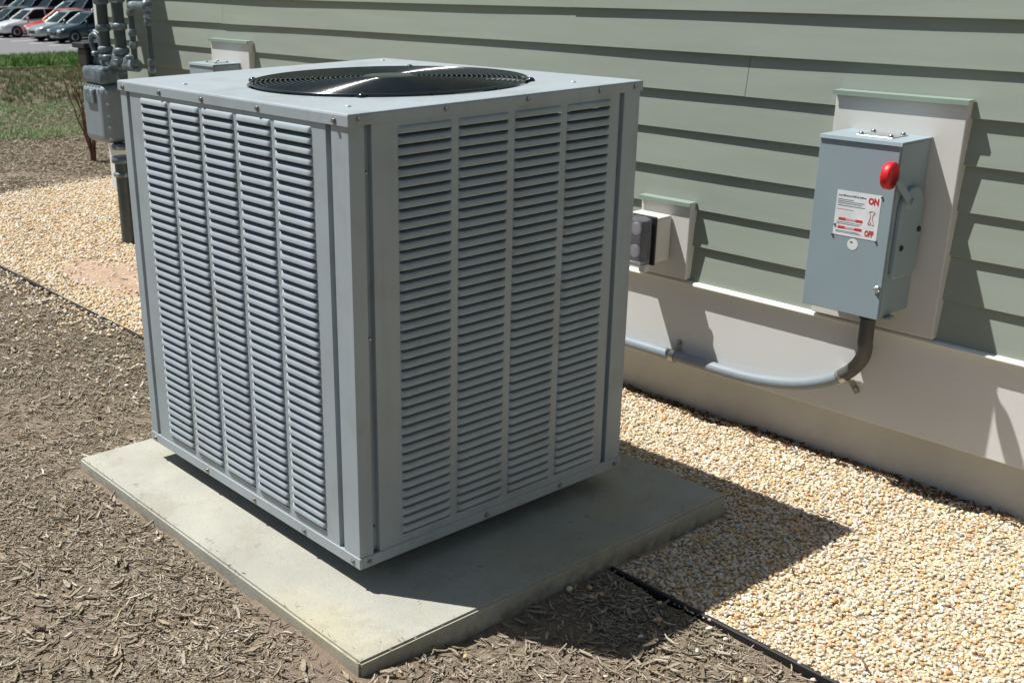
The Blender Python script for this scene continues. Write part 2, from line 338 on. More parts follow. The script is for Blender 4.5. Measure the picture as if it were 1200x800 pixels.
# ------------------------------------------------------------ scattering of stuff (geometry-node instances on a point mesh)
hidden = bpy.data.collections.new('scatter_shapes')
def variants(name, meshes):
    col = bpy.data.collections.new(name)
    for i, me in enumerate(meshes): col.objects.link(bpy.data.objects.new('%s_shape' % name, me))
    return col
def scatter(name, pts, rots, scs, idx, col, mt):
    me = bpy.data.meshes.new(name); n = len(pts); me.vertices.add(n); me.vertices.foreach_set('co', np.asarray(pts, np.float32).ravel())
    for nm, ty, a, key in (('rot', 'FLOAT_VECTOR', rots, 'vector'), ('scl', 'FLOAT_VECTOR', scs, 'vector'), ('idx', 'INT', idx, 'value')):
        at = me.attributes.new(nm, ty, 'POINT'); at.data.foreach_set(key, np.asarray(a).ravel())
    me.materials.append(mt); me.update()
    o = bpy.data.objects.new(name, me); C.objects.link(o); tag(o, kind='stuff')
    ng = bpy.data.node_groups.new(name + '_nodes', 'GeometryNodeTree')
    ng.interface.new_socket('Geometry', in_out='INPUT', socket_type='NodeSocketGeometry'); ng.interface.new_socket('Geometry', in_out='OUTPUT', socket_type='NodeSocketGeometry')
    N = ng.nodes; L = ng.links; gi = N.new('NodeGroupInput'); go = N.new('NodeGroupOutput')
    ip = N.new('GeometryNodeInstanceOnPoints'); ci = N.new('GeometryNodeCollectionInfo')
    ci.inputs['Collection'].default_value = col; ci.inputs['Separate Children'].default_value = True; ci.inputs['Reset Children'].default_value = True
    def na(nm, dt):
        a = N.new('GeometryNodeInputNamedAttribute'); a.data_type = dt; a.inputs['Name'].default_value = nm; return a.outputs['Attribute']
    L.new(gi.outputs[0], ip.inputs['Points']); L.new(ci.outputs[0], ip.inputs['Instance']); ip.inputs['Pick Instance'].default_value = True
    L.new(na('idx', 'INT'), ip.inputs['Instance Index']); L.new(na('scl', 'FLOAT_VECTOR'), ip.inputs['Scale'])
    er = N.new('FunctionNodeEulerToRotation'); L.new(na('rot', 'FLOAT_VECTOR'), er.inputs[0]); L.new(er.outputs[0], ip.inputs['Rotation'])
    L.new(ip.outputs[0], go.inputs[0])
    md = o.modifiers.new('scatter', 'NODES'); md.node_group = ng
    return o
def pebble_mesh(i):
    bm = bmesh.new(); bmesh.ops.create_icosphere(bm, subdivisions=2, radius=1)
    r = np.random.default_rng(100 + i); ax = r.normal(size=(6, 3)); ax /= np.linalg.norm(ax, axis=1)[:, None]; lim = r.uniform(.55, .9, 6)
    sc = (1, r.uniform(.7, .95), r.uniform(.5, .8))
    for v in bm.verts:
        p = np.array(v.co)
        for a, L_ in zip(ax, lim):
            d = p @ a
            if d > L_: p = p - a * (d - L_) * .8
        v.co = Vector((p[0] * sc[0], p[1] * sc[1], p[2] * sc[2]))
    mb = MB(); mb.bm(bm, True); return mb.mesh('pebble_shape', M['pebble'])
PEB = variants('pebbles', [pebble_mesh(i) for i in range(9)])
def chip_mesh(i, mk='chip'):
    r = random.Random(50 + i); n = 5; L_ = 1.0; wd = r.uniform(.045, .12); th = r.uniform(.03, .06); bend = r.uniform(-.22, .22); lift = r.uniform(.0, .12)
    v = []; f = []
    for k in range(n):
        u = k / (n - 1); x = (u - .5) * L_; ww = wd * (.35 + .65 * math.sin(math.pi * min(max(u, .08), .92))) * r.uniform(.75, 1.2)
        cy = bend * (u - .5) ** 2 * 4 * .5 + r.uniform(-.02, .02); cz = lift * (u - .5) ** 2 * 4 * .6; tw = r.uniform(-.3, .3)
        for (a, b_) in ((-1, -1), (1, -1), (1, 1), (-1, 1)):
            yy = a * ww; zz = b_ * th; v.append((x, cy + yy * math.cos(tw) - zz * math.sin(tw), cz + yy * math.sin(tw) + zz * math.cos(tw)))
    for k in range(n - 1):
        for j in range(4): f.append((k * 4 + j, k * 4 + (j + 1) % 4, k * 4 + 4 + (j + 1) % 4, k * 4 + 4 + j))
    f += [(3, 2, 1, 0), tuple(range(4 * n - 4, 4 * n))]
    mb = MB(); mb.add(v, f); return mb.mesh('chip_shape', M[mk])
CHIP = variants('chips', [chip_mesh(i) for i in range(10)])
DEB = variants('debris', [chip_mesh(i, 'debris') for i in range(10)])
def tuft_mesh(mat_, i, nb=14):
    r = random.Random(i); mb = MB()
    for k in range(nb):
        a = r.uniform(0, 6.28); rad = r.uniform(0, .5); h = r.uniform(.5, 1.1); ln = r.uniform(.1, .6); wd = .035; bx, by = rad * math.cos(a), rad * math.sin(a)
        b2 = r.uniform(0, 6.28); dx, dy = math.cos(b2) * ln, math.sin(b2) * ln; px, py = -math.sin(b2) * wd, math.cos(b2) * wd
        mb.add([(bx - px, by - py, 0), (bx + px, by + py, 0), (bx + dx * .4 + px * .7, by + dy * .4 + py * .7, h * .6), (bx + dx * .4 - px * .7, by + dy * .4 - py * .7, h * .6), (bx + dx, by + dy, h)], [(0, 1, 2, 3), (3, 2, 4)])
    return mb.mesh('tuft_shape', mat_)
def stamp(name, P, zf, smin, smax, mt, col, nvar, kind, zlift=0):
    n = len(P); s_ = rng.uniform(smin, smax, n) if kind != 'pebble' else smin + (smax - smin) * rng.beta(2, 3, n) * np.where(rng.random(n) < .05, 1.6, 1)
    z_ = zf(P[:, 0], P[:, 1]) + zlift
    if kind == 'pebble':
        rot = rng.uniform(-.6, .6, (n, 3)); rot[:, 2] = rng.uniform(0, 6.28, n); scl = np.stack([s_] * 3, 1); z_ = z_ + s_ * rng.uniform(-.1, .9, n)
    elif kind == 'chip':
        rot = rng.normal(0, .15, (n, 3)); rot[:, 2] = rng.vonmises(2.6, .35, n); scl = np.stack([s_, s_ * rng.uniform(.5, 1.3, n) , s_ * rng.uniform(.6, 1.2, n)], 1)
        scl[:, 1] = np.clip(scl[:, 1], .006, .04); z_ = z_ + rng.uniform(.000, .007, n)
    else:
        rot = np.zeros((n, 3)); rot[:, 2] = rng.uniform(0, 6.28, n); scl = np.stack([s_, s_, s_ * rng.uniform(.6, 1.3, n)], 1)
    return scatter(name, np.column_stack([P, z_]), rot, scl, rng.integers(0, nvar, n), col, mt)
def pts(x0, x1, y0, y1, dens, keep=None):
    n = int((x1 - x0) * (y1 - y0) * dens); P = np.column_stack([rng.uniform(x0, x1, n), rng.uniform(y0, y1, n)])
    if keep is not None: P = P[keep(P[:, 0], P[:, 1])]
    return P
out_pad = lambda x, y: ~((x > -.965) & (x < .205) & (y > -.16) & (y < .90))
g1 = pts(-.75, 1.5, .490, 1.36, 27000, lambda x, y: out_pad(x, y) & (y < 1.338 + .018 * vn(x * 9, y * 0, 51)) & (y > .497 + .006 * vn(x * 16, y * 0, 52)))
dens_fade = lambda x, y: (rng.random(len(x)) < np.clip(1.25 - np.hypot(x - CX, y - CY) / 9, .35, 1))
# bare clay patch in the gravel, thin stones over it
def in_clay(x, y):
    u = (x + 2.60) / .52; v_ = (y - .80 - .12 * (x + 2.6)) / .155
    return (u * u + v_ * v_ + .25 * vn(x * 9, y * 9, 21)) < 1
g2 = pts(-4.75, -.75, .505, 1.365, 14000, lambda x, y: out_pad(x, y) & dens_fade(x, y) & (~in_clay(x, y) | (rng.random(len(x)) < .16)))
g3 = pts(-4.78, -3.8, 1.37, 3.6, 9000)
ed = pts(-4.9, -4.7, .4, 3.5, 3500)
stamp('near_gravel', g1, gravel_z, .0022, .0068, M['pebble'], PEB, 9, 'pebble')
stamp('far_gravel', np.concatenate([g2, g3]), gravel_z, .0042, .009, M['pebble'], PEB, 9, 'pebble')
stray = np.concatenate([pts(-.6, 1.2, .30, .49, 130), pts(-.9, 1.2, .0, .49, 45, out_pad), pts(-2.4, -1, .15, .49, 300), pts(-4.5, -2.0, .38, .49, 2500), pts(-3.4, -2.1, .2, .45, 700), ed])
stamp('stray_pebbles', stray, mulch_z, .004, .009, M['pebble'], PEB, 9, 'pebble', .006)
mb = MB(); A = np.linspace(0, 2 * math.pi, 48, endpoint=False); v = [(-2.6, .8, .0065)]
for a in A:
    rr = 1 + .1 * math.sin(3 * a + 1) + .06 * math.sin(7 * a)
    x = -2.6 + .54 * rr * math.cos(a); v.append((x, .80 + .12 * (x + 2.6) + .165 * rr * math.sin(a), -.004))
mb.add(v, [(0, 1 + k, 1 + (k + 1) % 48) for k in range(48)], True); struct(mb, 'clay_patch', M['clay'])
def left_edge(x): return -.38 * x - .715
kn = lambda x, y: (y > left_edge(x) - .8) & (y > -.636 + 1.2 * (x + .228) - 1.3) & out_pad(x, y)
m1 = pts(-3.3, 1.6, -1.5, .485, 34000, kn)
bare = vn(m1[:, 0] * 4.2, m1[:, 1] * 4.2, 33) + .5 * vn(m1[:, 0] * 11, m1[:, 1] * 11, 34)
m1 = m1[(rng.random(len(m1)) < np.clip(.72 - bare * .8, .10, 1))]
stamp('wood_mulch', m1, mulch_z, .004, .020, M['chip'], CHIP, 10, 'chip')
m1b = pts(-3.2, 1.6, -1.4, .485, 1000, kn)
stamp('large_wood_chips', m1b, mulch_z, .016, .040, M['chip'], CHIP, 10, 'chip', .004)
fz = lambda X, Y: -.012 - .02 * np.clip((-7.0 - X), 0, 1)
wedge = lambda x, y: (y > left_edge(x) - .35) & (y < left_edge(x) + .18 * (-x) + 1.0)
m2 = pts(-9.2, -4.76, .3, 4.6, 5200, lambda x, y: wedge(x, y) & (rng.random(len(x)) < np.clip((x + 9.2) / 3.2, 0, 1)))
stamp('far_wood_mulch', m2, fz, .014, .045, M['chip'], CHIP, 10, 'chip')
m3 = np.concatenate([pts(-4.5, -1.0, .5, 1.3, 55), pts(.2, 1.3, .52, 1.3, 20)])
stamp('wood_chips_on_gravel', m3, gravel_z, .015, .04, M['chip'], CHIP, 10, 'chip', .012)
pd = pts(-.94, .18, -.14, .88, 90); pd = pd[(pd[:, 1] < -.02) | (pd[:, 0] > .03)]
stamp('pad_debris', pd, lambda x, y: .0485 + 0 * x, .003, .012, M['chip'], CHIP, 10, 'chip', -.0015)
pe = np.concatenate([np.column_stack([rng.uniform(-.95, .19, 70), -.150 + np.abs(rng.normal(0, .012, 70))]), np.column_stack([rng.uniform(.175, .2, 60), rng.uniform(-.1, .85, 60)])])
stamp('pad_edge_crumbs', pe, lambda x, y: .0482 + 0 * x, .002, .008, M['chip'], CHIP, 10, 'chip', -.002)
wf = pts(-1.5, 1.6, 1.315, 1.366, 16000)
stamp('wall_foot_debris', wf, gravel_z, .006, .022, M['debris'], DEB, 10, 'chip', .001)
lv = pts(-.4, 1.2, .55, 1.3, 26); stamp('leaf_bits_on_gravel', lv, gravel_z, .010, .030, M['debris'], DEB, 10, 'chip', .010)
tg = variants('green_tufts', [tuft_mesh(M['blade'], i) for i in range(5)]); tp = variants('pale_tufts', [tuft_mesh(M['blade_pale'], 20 + i) for i in range(5)]); td = variants('dry_tufts', [tuft_mesh(M['blade_dry'], 40 + i) for i in range(5)])
tz = lambda X, Y: terrain(X, Y)
w2 = lambda x, y: (y > left_edge(x) - .5) & (y < left_edge(x) + .17 * (-x) + 1.0)
a1 = pts(-10.4, -6.6, 1.2, 6, 1500, w2); k = vn(a1[:, 0] * 2.2, a1[:, 1] * 2.2, 41) + .75 * np.cos((a1[:, 0] + 8.5) * 1.5); stamp('pale_grass', a1[k > -.25], tz, .035, .085, M['blade_pale'], tp, 5, 'tuft', .005)
a2 = pts(-22, -7, 1.2, 12, 60, w2); stamp('dry_grass', a2, tz, .04, .09, M['blade_dry'], td, 5, 'tuft')
k = vn(a2[:, 0] * .8, a2[:, 1] * .8, 44); a2g = a2[(k > .1) & (rng.random(len(a2)) < .6)] + .02
stamp('patchy_grass', a2g, tz, .04, .09, M['blade'], tg, 5, 'tuft')
a3 = pts(-43, -19, 5, 22, 26, lambda x, y: w2(x, y) & (((x - lotA.x) * per.x + (y - lotA.y) * per.y) < -.4) & (((x - lotA.x) * per.x + (y - lotA.y) * per.y) > -19))
stamp('green_grass', a3, tz, .09, .20, M['blade'], tg, 5, 'tuft', .03)

# edging strips
def edging(x0, x1, label):
    mb = MB(); xs_ = np.arange(x0, x1 + .01, .04); v = []; f = []
    for i, x in enumerate(xs_):
        y = .496 + .004 * math.sin(x * 3.1) + .002 * math.sin(x * 9); zt_ = (.004 if x > 0 else -.002) + .003 * math.sin(x * 4.3 + 1)
        v += [(x, y - .0035, -.06), (x, y - .0045, zt_ - .003), (x, y - .002, zt_), (x, y + .002, zt_), (x, y + .0035, -.06)]
        if i:
            for j in range(4): f.append(((i - 1) * 5 + j, i * 5 + j, i * 5 + j + 1, (i - 1) * 5 + j + 1))
    mb.add(v, f, False); o = mb.build('garden_edging', M['black']); tag(o, label, 'garden edging', 'black edging strips between gravel and mulch')
edging(-4.72, -.96, 'black plastic edging strip running between mulch and gravel left of the concrete pad')
edging(.20, 2.6, 'black plastic edging strip between gravel and mulch at the lower right of the pad')

# ------------------------------------------------------------ house wall
WX0, WX1 = -3.78, 4.2
wall = thing('house_wall', 'sage green lap sided house wall with off white water table board and painted foundation', 'wall', (0, 1.34, 0))
EXP = .0982; Z0 = .3715
rs = random.Random(3)
def siding_board(x0, x1, zb, nx=None):
    mb = MB(); n = max(2, int((x1 - x0) / .12)); v = []; f = []
    a1, a2, a3 = rs.uniform(0, 6), rs.uniform(0, 6), rs.uniform(0, 6)
    for i in range(n + 1):
        x = x0 + (x1 - x0) * i / n
        j = .0011 * math.sin(x * 2.3 + a1) + .0007 * math.sin(x * 5.1 + a2); dz = .0012 * math.sin(x * 1.7 + a3)
        prof = [(1.3138 + j, zb + dz + .0012), (1.3150 + j, zb + dz), (1.3247 + j * .3, zb + dz), (1.3338, zb + .112), (1.3255, zb + .112)]
        v += [(x, y, z) for y, z in prof]
        if i:
            for k in range(5): f.append(((i - 1) * 5 + k, (i - 1) * 5 + (k + 1) % 5, i * 5 + (k + 1) % 5, i * 5 + k))
    f += [(4, 3, 2, 1, 0), tuple(range(5 * n, 5 * n + 5))]
    mb.add(v, f); return part(mb, 'siding_board', M['siding'], wall)
joints = {0: [1.9], 1: [-1.9], 2: [2.4], 3: [-1.2, 2.4], 4: [1.6], 5: [-.143, 3.3], 6: [-2.6, 1.0], 7: [-.726, 2.9], 8: [.8], 9: [-1.8]}
for k in range(26):
    js = [WX0 + .13] + joints.get(k, [rs.uniform(-3, 3.4)]) + [WX1]
    for a, b_ in zip(js[:-1], js[1:]): siding_board(a + .0008, b_ - .0008, Z0 + EXP * k)
ZT = Z0 + EXP * 26 + .02
mb = MB(); mb.box(WX0, WX0 + .128, 1.312, 1.345, .379, ZT, .002); mb.box(WX0 - .002, WX0 + .03, 1.346, 1.46, .379, ZT, .002); part(mb, 'corner_trim', M['trim'], wall)
mb = MB(); mb.box(WX0 + .01, WX1, 1.3345, 1.50, .37, ZT); part(mb, 'sheathing', M['trim'], wall)
mb = MB(); mb.box(WX0, WX1, 1.319, 1.3665, .134, .3665, .0025, 2); part(mb, 'water_table_board', M['fascia'], wall)
mb = MB(); mb.prism([(1.2995, .3665), (1.2995, .3700), (1.303, .3735), (1.3335, .3790), (1.3335, .3670)], 'x', WX0 - .004, WX1, .0008); part(mb, 'drip_cap', M['flash'], wall)
mb = MB(); mb.box(WX0 + .02, WX1, 1.3690, 1.60, -.3, .50, .002); part(mb, 'foundation', M['foundation'], wall)
# the rest of the house's end, round the corner
end = MB(); end.box(WX0 + .01, WX0 + .05, 1.5005, 9.0, .30, ZT); part(end, 'end_wall', M['siding'], wall)
e2 = MB(); e2.box(WX0 + .022, WX0 + .06, 1.6005, 9.0, -.3, .2985); part(e2, 'end_foundation', M['foundation'], wall)

# ------------------------------------------------------------ concrete pad
mb = MB()
pc = [(-.958, -.149), (.193, -.150), (.1965, .889), (-.955, .889)]
bm = bmesh.new(); A = [bm.verts.new((x, y, -.10)) for x, y in pc]; B = [bm.verts.new((x, y, .0482)) for x, y in pc]
bm.faces.new(A[::-1]); bm.faces.new(B)
for i in range(4): bm.faces.new((A[i], A[(i + 1) % 4], B[(i + 1) % 4], B[i]))
bmesh.ops.bevel(bm, geom=[e for e in bm.edges if (e.verts[0].co.z > 0 or e.verts[1].co.z > 0)], offset=.0045, segments=2, affect='EDGES')
bmesh.ops.subdivide_edges(bm, edges=bm.edges[:], cuts=1)
for i in range(3):
    bmesh.ops.subdivide_edges(bm, edges=[e for e in bm.edges if e.calc_length() > .05], cuts=1, use_grid_fill=True)
bmesh.ops.triangulate(bm, faces=[f for f in bm.faces if len(f.verts) > 4])
for v in bm.verts:
    x, y = v.co.x, v.co.y; on = 0
    j = .0016 * math.sin(x * 31 + y * 17) + .0011 * math.sin(x * 71 + 2) * math.sin(y * 67 + 1)
    if v.co.z < .036:
        if abs(y + .15) < .02: v.co.y += j
        if abs(x - .195) < .02: v.co.x += j
        if abs(x + .956) < .02: v.co.x += j
mb.bm(bm); pad = mb.build('concrete_pad', M['pad']); tag(pad, 'pale rectangular concrete pad under the air conditioner, corner towards the camera', 'concrete pad')

# ------------------------------------------------------------ condenser unit
ZB, ZTp = .0946, .9546; W, D = .845, .7456; ZC = .9335; ZR = .1165
unit = thing('air_conditioner', 'large grey louvered air conditioner with a round fan grille on top, standing on the pad', 'air conditioner', (-W / 2, D / 2, ZB))
UL = Vector(unit.location)
faces = {                                   # origin, u direction, outward normal
 'left': (Vector((-W, 0, 0)), Vector((1, 0, 0)), Vector((0, -1, 0)), W),
 'right': (Vector((0, 0, 0)), Vector((0, 1, 0)), Vector((1, 0, 0)), D),
 'back': (Vector((0, D, 0)), Vector((-1, 0, 0)), Vector((0, 1, 0)), W),
 'far': (Vector((-W, D, 0)), Vector((0, -1, 0)), Vector((-1, 0, 0)), D)}
PITCH = .0188; NR = 42; LT = .924
def louver(w_):
    mb = MB(); us = [0, .002, .005, .009, .013] + list(np.linspace(.02, w_ - .02, 4)) + [w_ - .013, w_ - .009, w_ - .005, w_ - .002, w_]
    # (v, out, weight)
    up = [(0, 0), (.0004, .0015), (.0012, .0027), (.0026, .0039), (.0047, .0050), (.0073, .0057), (.0106, .0061), (.0126, .0061), (.0130, .0046)]
    dn = [(.0168, -.0110), (.0176, -.0062), (.0186, -.0024), (PITCH, 0)]
    up = [(a * .95, b_ * .95) for a, b_ in up]; dn = [(a * .95 if a < PITCH else a, b_ * .95) for a, b_ in dn]
    def e(u):
        d = min(u, w_ - u) / .012; d = min(max(d, 0), 1); return math.sqrt(max(0, 1 - (1 - d) ** 2))
    v = []; f = []; nu = len(us)
    for rows, vm in ((up, .0142), (dn, .0142)):
        base = len(v)
        for (vv, oo) in rows:
            for u in us:
                k = e(u); last = abs(vv - .0130 * .95) < 1e-6 or abs(vv - .0168 * .95) < 1e-6
                y = vv if not last else vm + (vv - vm) * min(1, k * 1.5)
                v.append((u, -oo * k, -y))
        for i in range(len(rows) - 1):
            for j in range(nu - 1): a = base + i * nu + j; f.append((a, a + nu, a + nu + 1, a + 1))
    mb.add(v, f, True); me = mb.mesh('louver', M['unit']); return me
cols = {'left': ([-.748 + .1305 * i + W for i in range(5)], .1175), 'right': ([.106 + .1415 * i for i in range(4)], .1245)}
cols['back'] = ([W - c - .1175 for c in cols['left'][0]][::-1], .1175); cols['far'] = ([D - c - .1245 for c in cols['right'][0]][::-1], .1245)
post = {'left': (.030, .0505), 'right': (.033, .048), 'back': (.0505, .030), 'far': (.048, .033)}
GR = .0155                                   # groove width
lv_me = {.1175: louver(.1175), .1245: louver(.1245)}
def q3(fc, u, z, out=0): o, ud, n_, L_ = faces[fc]; return o + ud * u + n_ * out + Vector((0, 0, z))
count = 0; allow = 300; rest = MB()
order = [('right', c, r) for r in range(NR) for c in range(4)] + [('left', c, r) for r in range(NR) for c in (4, 3, 2, 1, 0)]
# the nearest columns show largest: near left columns and near right columns first
order.sort(key=lambda t: (abs((t[1] - 4) * .13) if t[0] == 'left' else t[1] * .1415 + .02) + t[2] * .0001)
panel = {}
for fc in ('left', 'right', 'back', 'far'):
    o, ud, n_, L_ = faces[fc]; cs, cw = cols[fc]; p0, p1 = post[fc]
    mb = MB(); a0 = p0 + GR; a1 = L_ - p1 - GR; zb_ = LT - PITCH * NR
    def quad(u0, u1, z0, z1): mb.add([q3(fc, u0, z0), q3(fc, u1, z0), q3(fc, u1, z1), q3(fc, u0, z1)], [(0, 1, 2, 3)])
    quad(a0, a1, ZR, zb_); quad(a0, a1, LT, ZC + .004)
    es = [a0] + [x for c in cs for x in (c, c + cw)] + [a1]
    for i in range(0, len(es), 2): quad(es[i], es[i + 1], zb_, LT)
    for u in (a0, a1): mb.add([q3(fc, u, ZR), q3(fc, u, ZC), q3(fc, u, ZC, -.012), q3(fc, u, ZR, -.012)], [(0, 1, 2, 3)])
    pn = part(mb, 'side_panel', M['unit'], unit); panel[fc] = pn
    for (u0, u1) in ((p0 - .004, a0 + .002), (a1 - .002, L_ - p1 + .004)):
        mb = MB(); mb.add([q3(fc, u0, ZR, -.0105), q3(fc, u1, ZR, -.0105), q3(fc, u1, ZC, -.0105), q3(fc, u0, ZC, -.0105)], [(0, 1, 2, 3)])
        part(mb, 'channel', M['unit'], unit)
for fc, c, r in order:
    o, ud, n_, L_ = faces[fc]; cs, cw = cols[fc]; me = lv_me[cw]; p = q3(fc, cs[c], LT - PITCH * r)
    Mx = Matrix((( ud.x, -n_.x, 0, p.x - UL.x), (ud.y, -n_.y, 0, p.y - UL.y), (0, 0, 1, p.z - UL.z), (0, 0, 0, 1)))
    if count < allow:
        inst(me, 'louver', panel[fc], None, Mx); count += 1
    else:
        rest.add([Mx @ v.co + UL for v in me.vertices], [tuple(q.vertices) for q in me.polygons], True)
for fc in ('back', 'far'):
    cs, cw = cols[fc]; o, ud, n_, L_ = faces[fc]; me = lv_me[cw]
    for c in cs:
        for r in range(NR):
            p = q3(fc, c, LT - PITCH * r); Mx = Matrix(((ud.x, -n_.x, 0, p.x), (ud.y, -n_.y, 0, p.y), (0, 0, 1, p.z), (0, 0, 0, 1)))
            rest.add([Mx @ v.co for v in me.vertices], [tuple(q.vertices) for q in me.polygons], True)
o = rest.build('louver_rows', M['unit'], fix=False); o.data.transform(Matrix.Translation(-UL)); o.parent = unit; o['kind'] = 'stuff'
# corner posts (L-shaped)
def lpost(cx, cy, sx, sy, wx, wy):
    t = .012; mb = MB()
    poly = [(cx, cy), (cx - sx * wx, cy), (cx - sx * wx, cy - sy * t), (cx - sx * t, cy - sy * t), (cx - sx * t, cy - sy * wy), (cx, cy - sy * wy)]
    mb.prism(poly, 'z', ZR - .002, ZC + .002, .0012); part(mb, 'corner_post', M['unit'], unit)
lpost(0, 0, 1, -1, .0505, .033); lpost(-W, 0, -1, -1, .030, .033); lpost(0, D, 1, 1, .0505, .048); lpost(-W, D, -1, 1, .030, .048)
# base rail and pan
mb = MB(); e = .0022
for (x0, x1, y0, y1) in ((-W - e, e, -e, .006), (-W - e, e, D - .006, D + e), (-W - e, -W + .006, .0065, D - .0065), (-.006, e, .0065, D - .0065)): mb.box(x0, x1, y0, y1, ZB, ZR + .0015, .001)
part(mb, 'base_rail', M['unit'], unit)
mb = MB(); mb.box(-W + .007, -.007, .007, D - .007, ZB + .004, ZB + .012); part(mb, 'base_pan', M['unit_dark'], unit)
for (x, y) in ((-.10, .10), (-.76, .10), (-.10, .62), (-.76, .62), (-.42, .10), (-.42, .62), (-.10, .36)):
    mb = MB(); mb.box(x - .022, x + .022, y - .022, y + .022, .0485, ZB + .003, .003); part(mb, 'foot', M['black'], unit)
# coil: ring of dark fins behind the louvers
mb = MB(); k = .035
mb.box(-W + k, -k, k, k + .03, ZB + .013, ZC - .06); mb.box(-W + k, -k, D - k - .03, D - k, ZB + .013, ZC - .06)
mb.box(-W + k, -W + k + .03, k + .031, D - k - .031, ZB + .013, ZC - .06); mb.box(-k - .03, -k, k + .031, D - k - .031, ZB + .013, ZC - .06)
part(mb, 'coil', M['coil'], unit)
# top cover with round opening and turned-down lip
FC = (-.372, .384); FR = .292; e = .0035
mb = MB(); seg = 96; outer = []
def sq(a):
    x0, x1, y0, y1 = -W - e + .004, e - .004, -e + .004, D + e - .004; dx, dy = math.cos(a), math.sin(a); t = 1e9
    if dx > 1e-9: t = min(t, (x1 - FC[0]) / dx)
    if dx < -1e-9: t = min(t, (x0 - FC[0]) / dx)
    if dy > 1e-9: t = min(t, (y1 - FC[1]) / dy)
    if dy < -1e-9: t = min(t, (y0 - FC[1]) / dy)
    return (FC[0] + dx * t, FC[1] + dy * t)
angs = sorted([2 * math.pi * k / seg for k in range(seg)] + [math.atan2(y - FC[1], x - FC[0]) % (2 * math.pi) for x in (-W - e + .004, e - .004) for y in (-e + .004, D + e - .004)])
v = []; f = []; n_a = len(angs)
for a in angs:
    ca, sa = math.cos(a), math.sin(a); ox, oy = sq(a)
    v += [(FC[0] + FR * ca, FC[1] + FR * sa, ZTp - .030), (FC[0] + FR * ca, FC[1] + FR * sa, ZTp - .004), (FC[0] + (FR + .004) * ca, FC[1] + (FR + .004) * sa, ZTp), (ox, oy, ZTp)]
for i in range(n_a):
    j = (i + 1) % n_a
    for k in range(3): f.append((i * 4 + k, j * 4 + k, j * 4 + k + 1, i * 4 + k + 1))
mb.add(v, f, False)
x0, x1, y0, y1 = -W - e, e, -e, D + e
def rect(i, z): return [(x0 + i, y0 + i, z), (x1 - i, y0 + i, z), (x1 - i, y1 - i, z), (x0 + i, y1 - i, z)]
R_ = [rect(.004, ZTp), rect(.0012, ZTp - .0012), rect(0, ZTp - .004), rect(0, ZC), rect(.0025, ZC), rect(.0025, ZC + .012)]
for a, b_ in zip(R_[:-1], R_[1:]): mb.add(a + b_, [(i, (i + 1) % 4, 4 + (i + 1) % 4, 4 + i) for i in range(4)])
part(mb, 'top_cover', M['unit'], unit)
# fan shroud, motor, blades
mb = MB(); mb.lathe([(FR + .001, ZTp - .030), (FR + .001, ZTp - .12), (FR + .02, ZTp - .16)], (FC[0], FC[1], 0), seg=48)
mb.f = mb.f[:-2]; mb.sm = mb.sm[:-2]
part(mb, 'fan_shroud', M['unit_dark'], unit)
mb = MB(); mb.box(-W + .07, -.07, .07, D - .07, ZB + .02, ZB + .03); part(mb, 'inner_floor', M['inside'], unit)
mb = MB(); mb.lathe([(.02, ZTp - .06), (.07, ZTp - .065), (.075, ZTp - .08), (.075, ZTp - .20), (.06, ZTp - .21)], (FC[0], FC[1], 0), seg=28); part(mb, 'fan_motor', M['inside'], unit)
for kk in range(3):
    mb = MB(); v = []; f = []; A0 = kk * 2 * math.pi / 3 + .4
    for i in range(8):
        r = .06 + .235 * i / 7; sp = .55 + .25 * math.sin(i / 7 * 3.0)
        for j in range(9):
            a = A0 + (j / 8 - .5) * sp * 1.5; z = ZTp - .10 + (j / 8 - .5) * -.055; v.append((FC[0] + r * math.cos(a), FC[1] + r * math.sin(a), z))
    for i in range(7):
        for j in range(8): a = i * 9 + j; f.append((a, a + 1, a + 10, a + 9))
    mb.add(v, f, True); part(mb, 'fan_blade', M['fan'], unit)
# wire guard
gz = lambda r: ZTp + .0035 + .007 * (1 - (r / FR) ** 2)
mb = MB(); NRG = 22; r = FR - .003
mb.tube([(FC[0] + r * math.cos(a), FC[1] + r * math.sin(a), gz(r)) for a in np.linspace(0, 2 * math.pi, 72, endpoint=False)], .0026, 6, closed=True)
guard = part(mb, 'fan_guard', M['guard'], unit)
for i in range(NRG):
    r = .06 + (FR - .013 - .06) * i / (NRG - 1); mb = MB()
    mb.tube([(FC[0] + r * math.cos(a), FC[1] + r * math.sin(a), gz(r)) for a in np.linspace(0, 2 * math.pi, 64, endpoint=False)], .0015, 6, closed=True); part(mb, 'ring', M['guard'], guard)
for i in range(12):
    a = 2 * math.pi * i / 12 + .13; mb = MB()
    mb.tube([(FC[0] + r * math.cos(a), FC[1] + r * math.sin(a), gz(r) - .0042) for r in np.linspace(.03, FR + .006, 8)], .0024, 6); part(mb, 'spoke', M['guard'], guard)
mb = MB(); mb.lathe([(.056, 0), (.056, .003), (.050, .005), (.0, .0055)], (FC[0], FC[1], gz(0) - .003), seg=32); part(mb, 'hub_plate', M['guard'], guard)
for a in (.72, 2.3, 3.86, 5.44):
    mb = MB(); p = (FC[0] + (FR + .004) * math.cos(a), FC[1] + (FR + .004) * math.sin(a), ZTp + .0005)
    mb.lathe([(.009, 0), (.009, .002), (.006, .006), (.003, .0075)], p, seg=10); part(mb, 'guard_clip', M['guard'], guard)
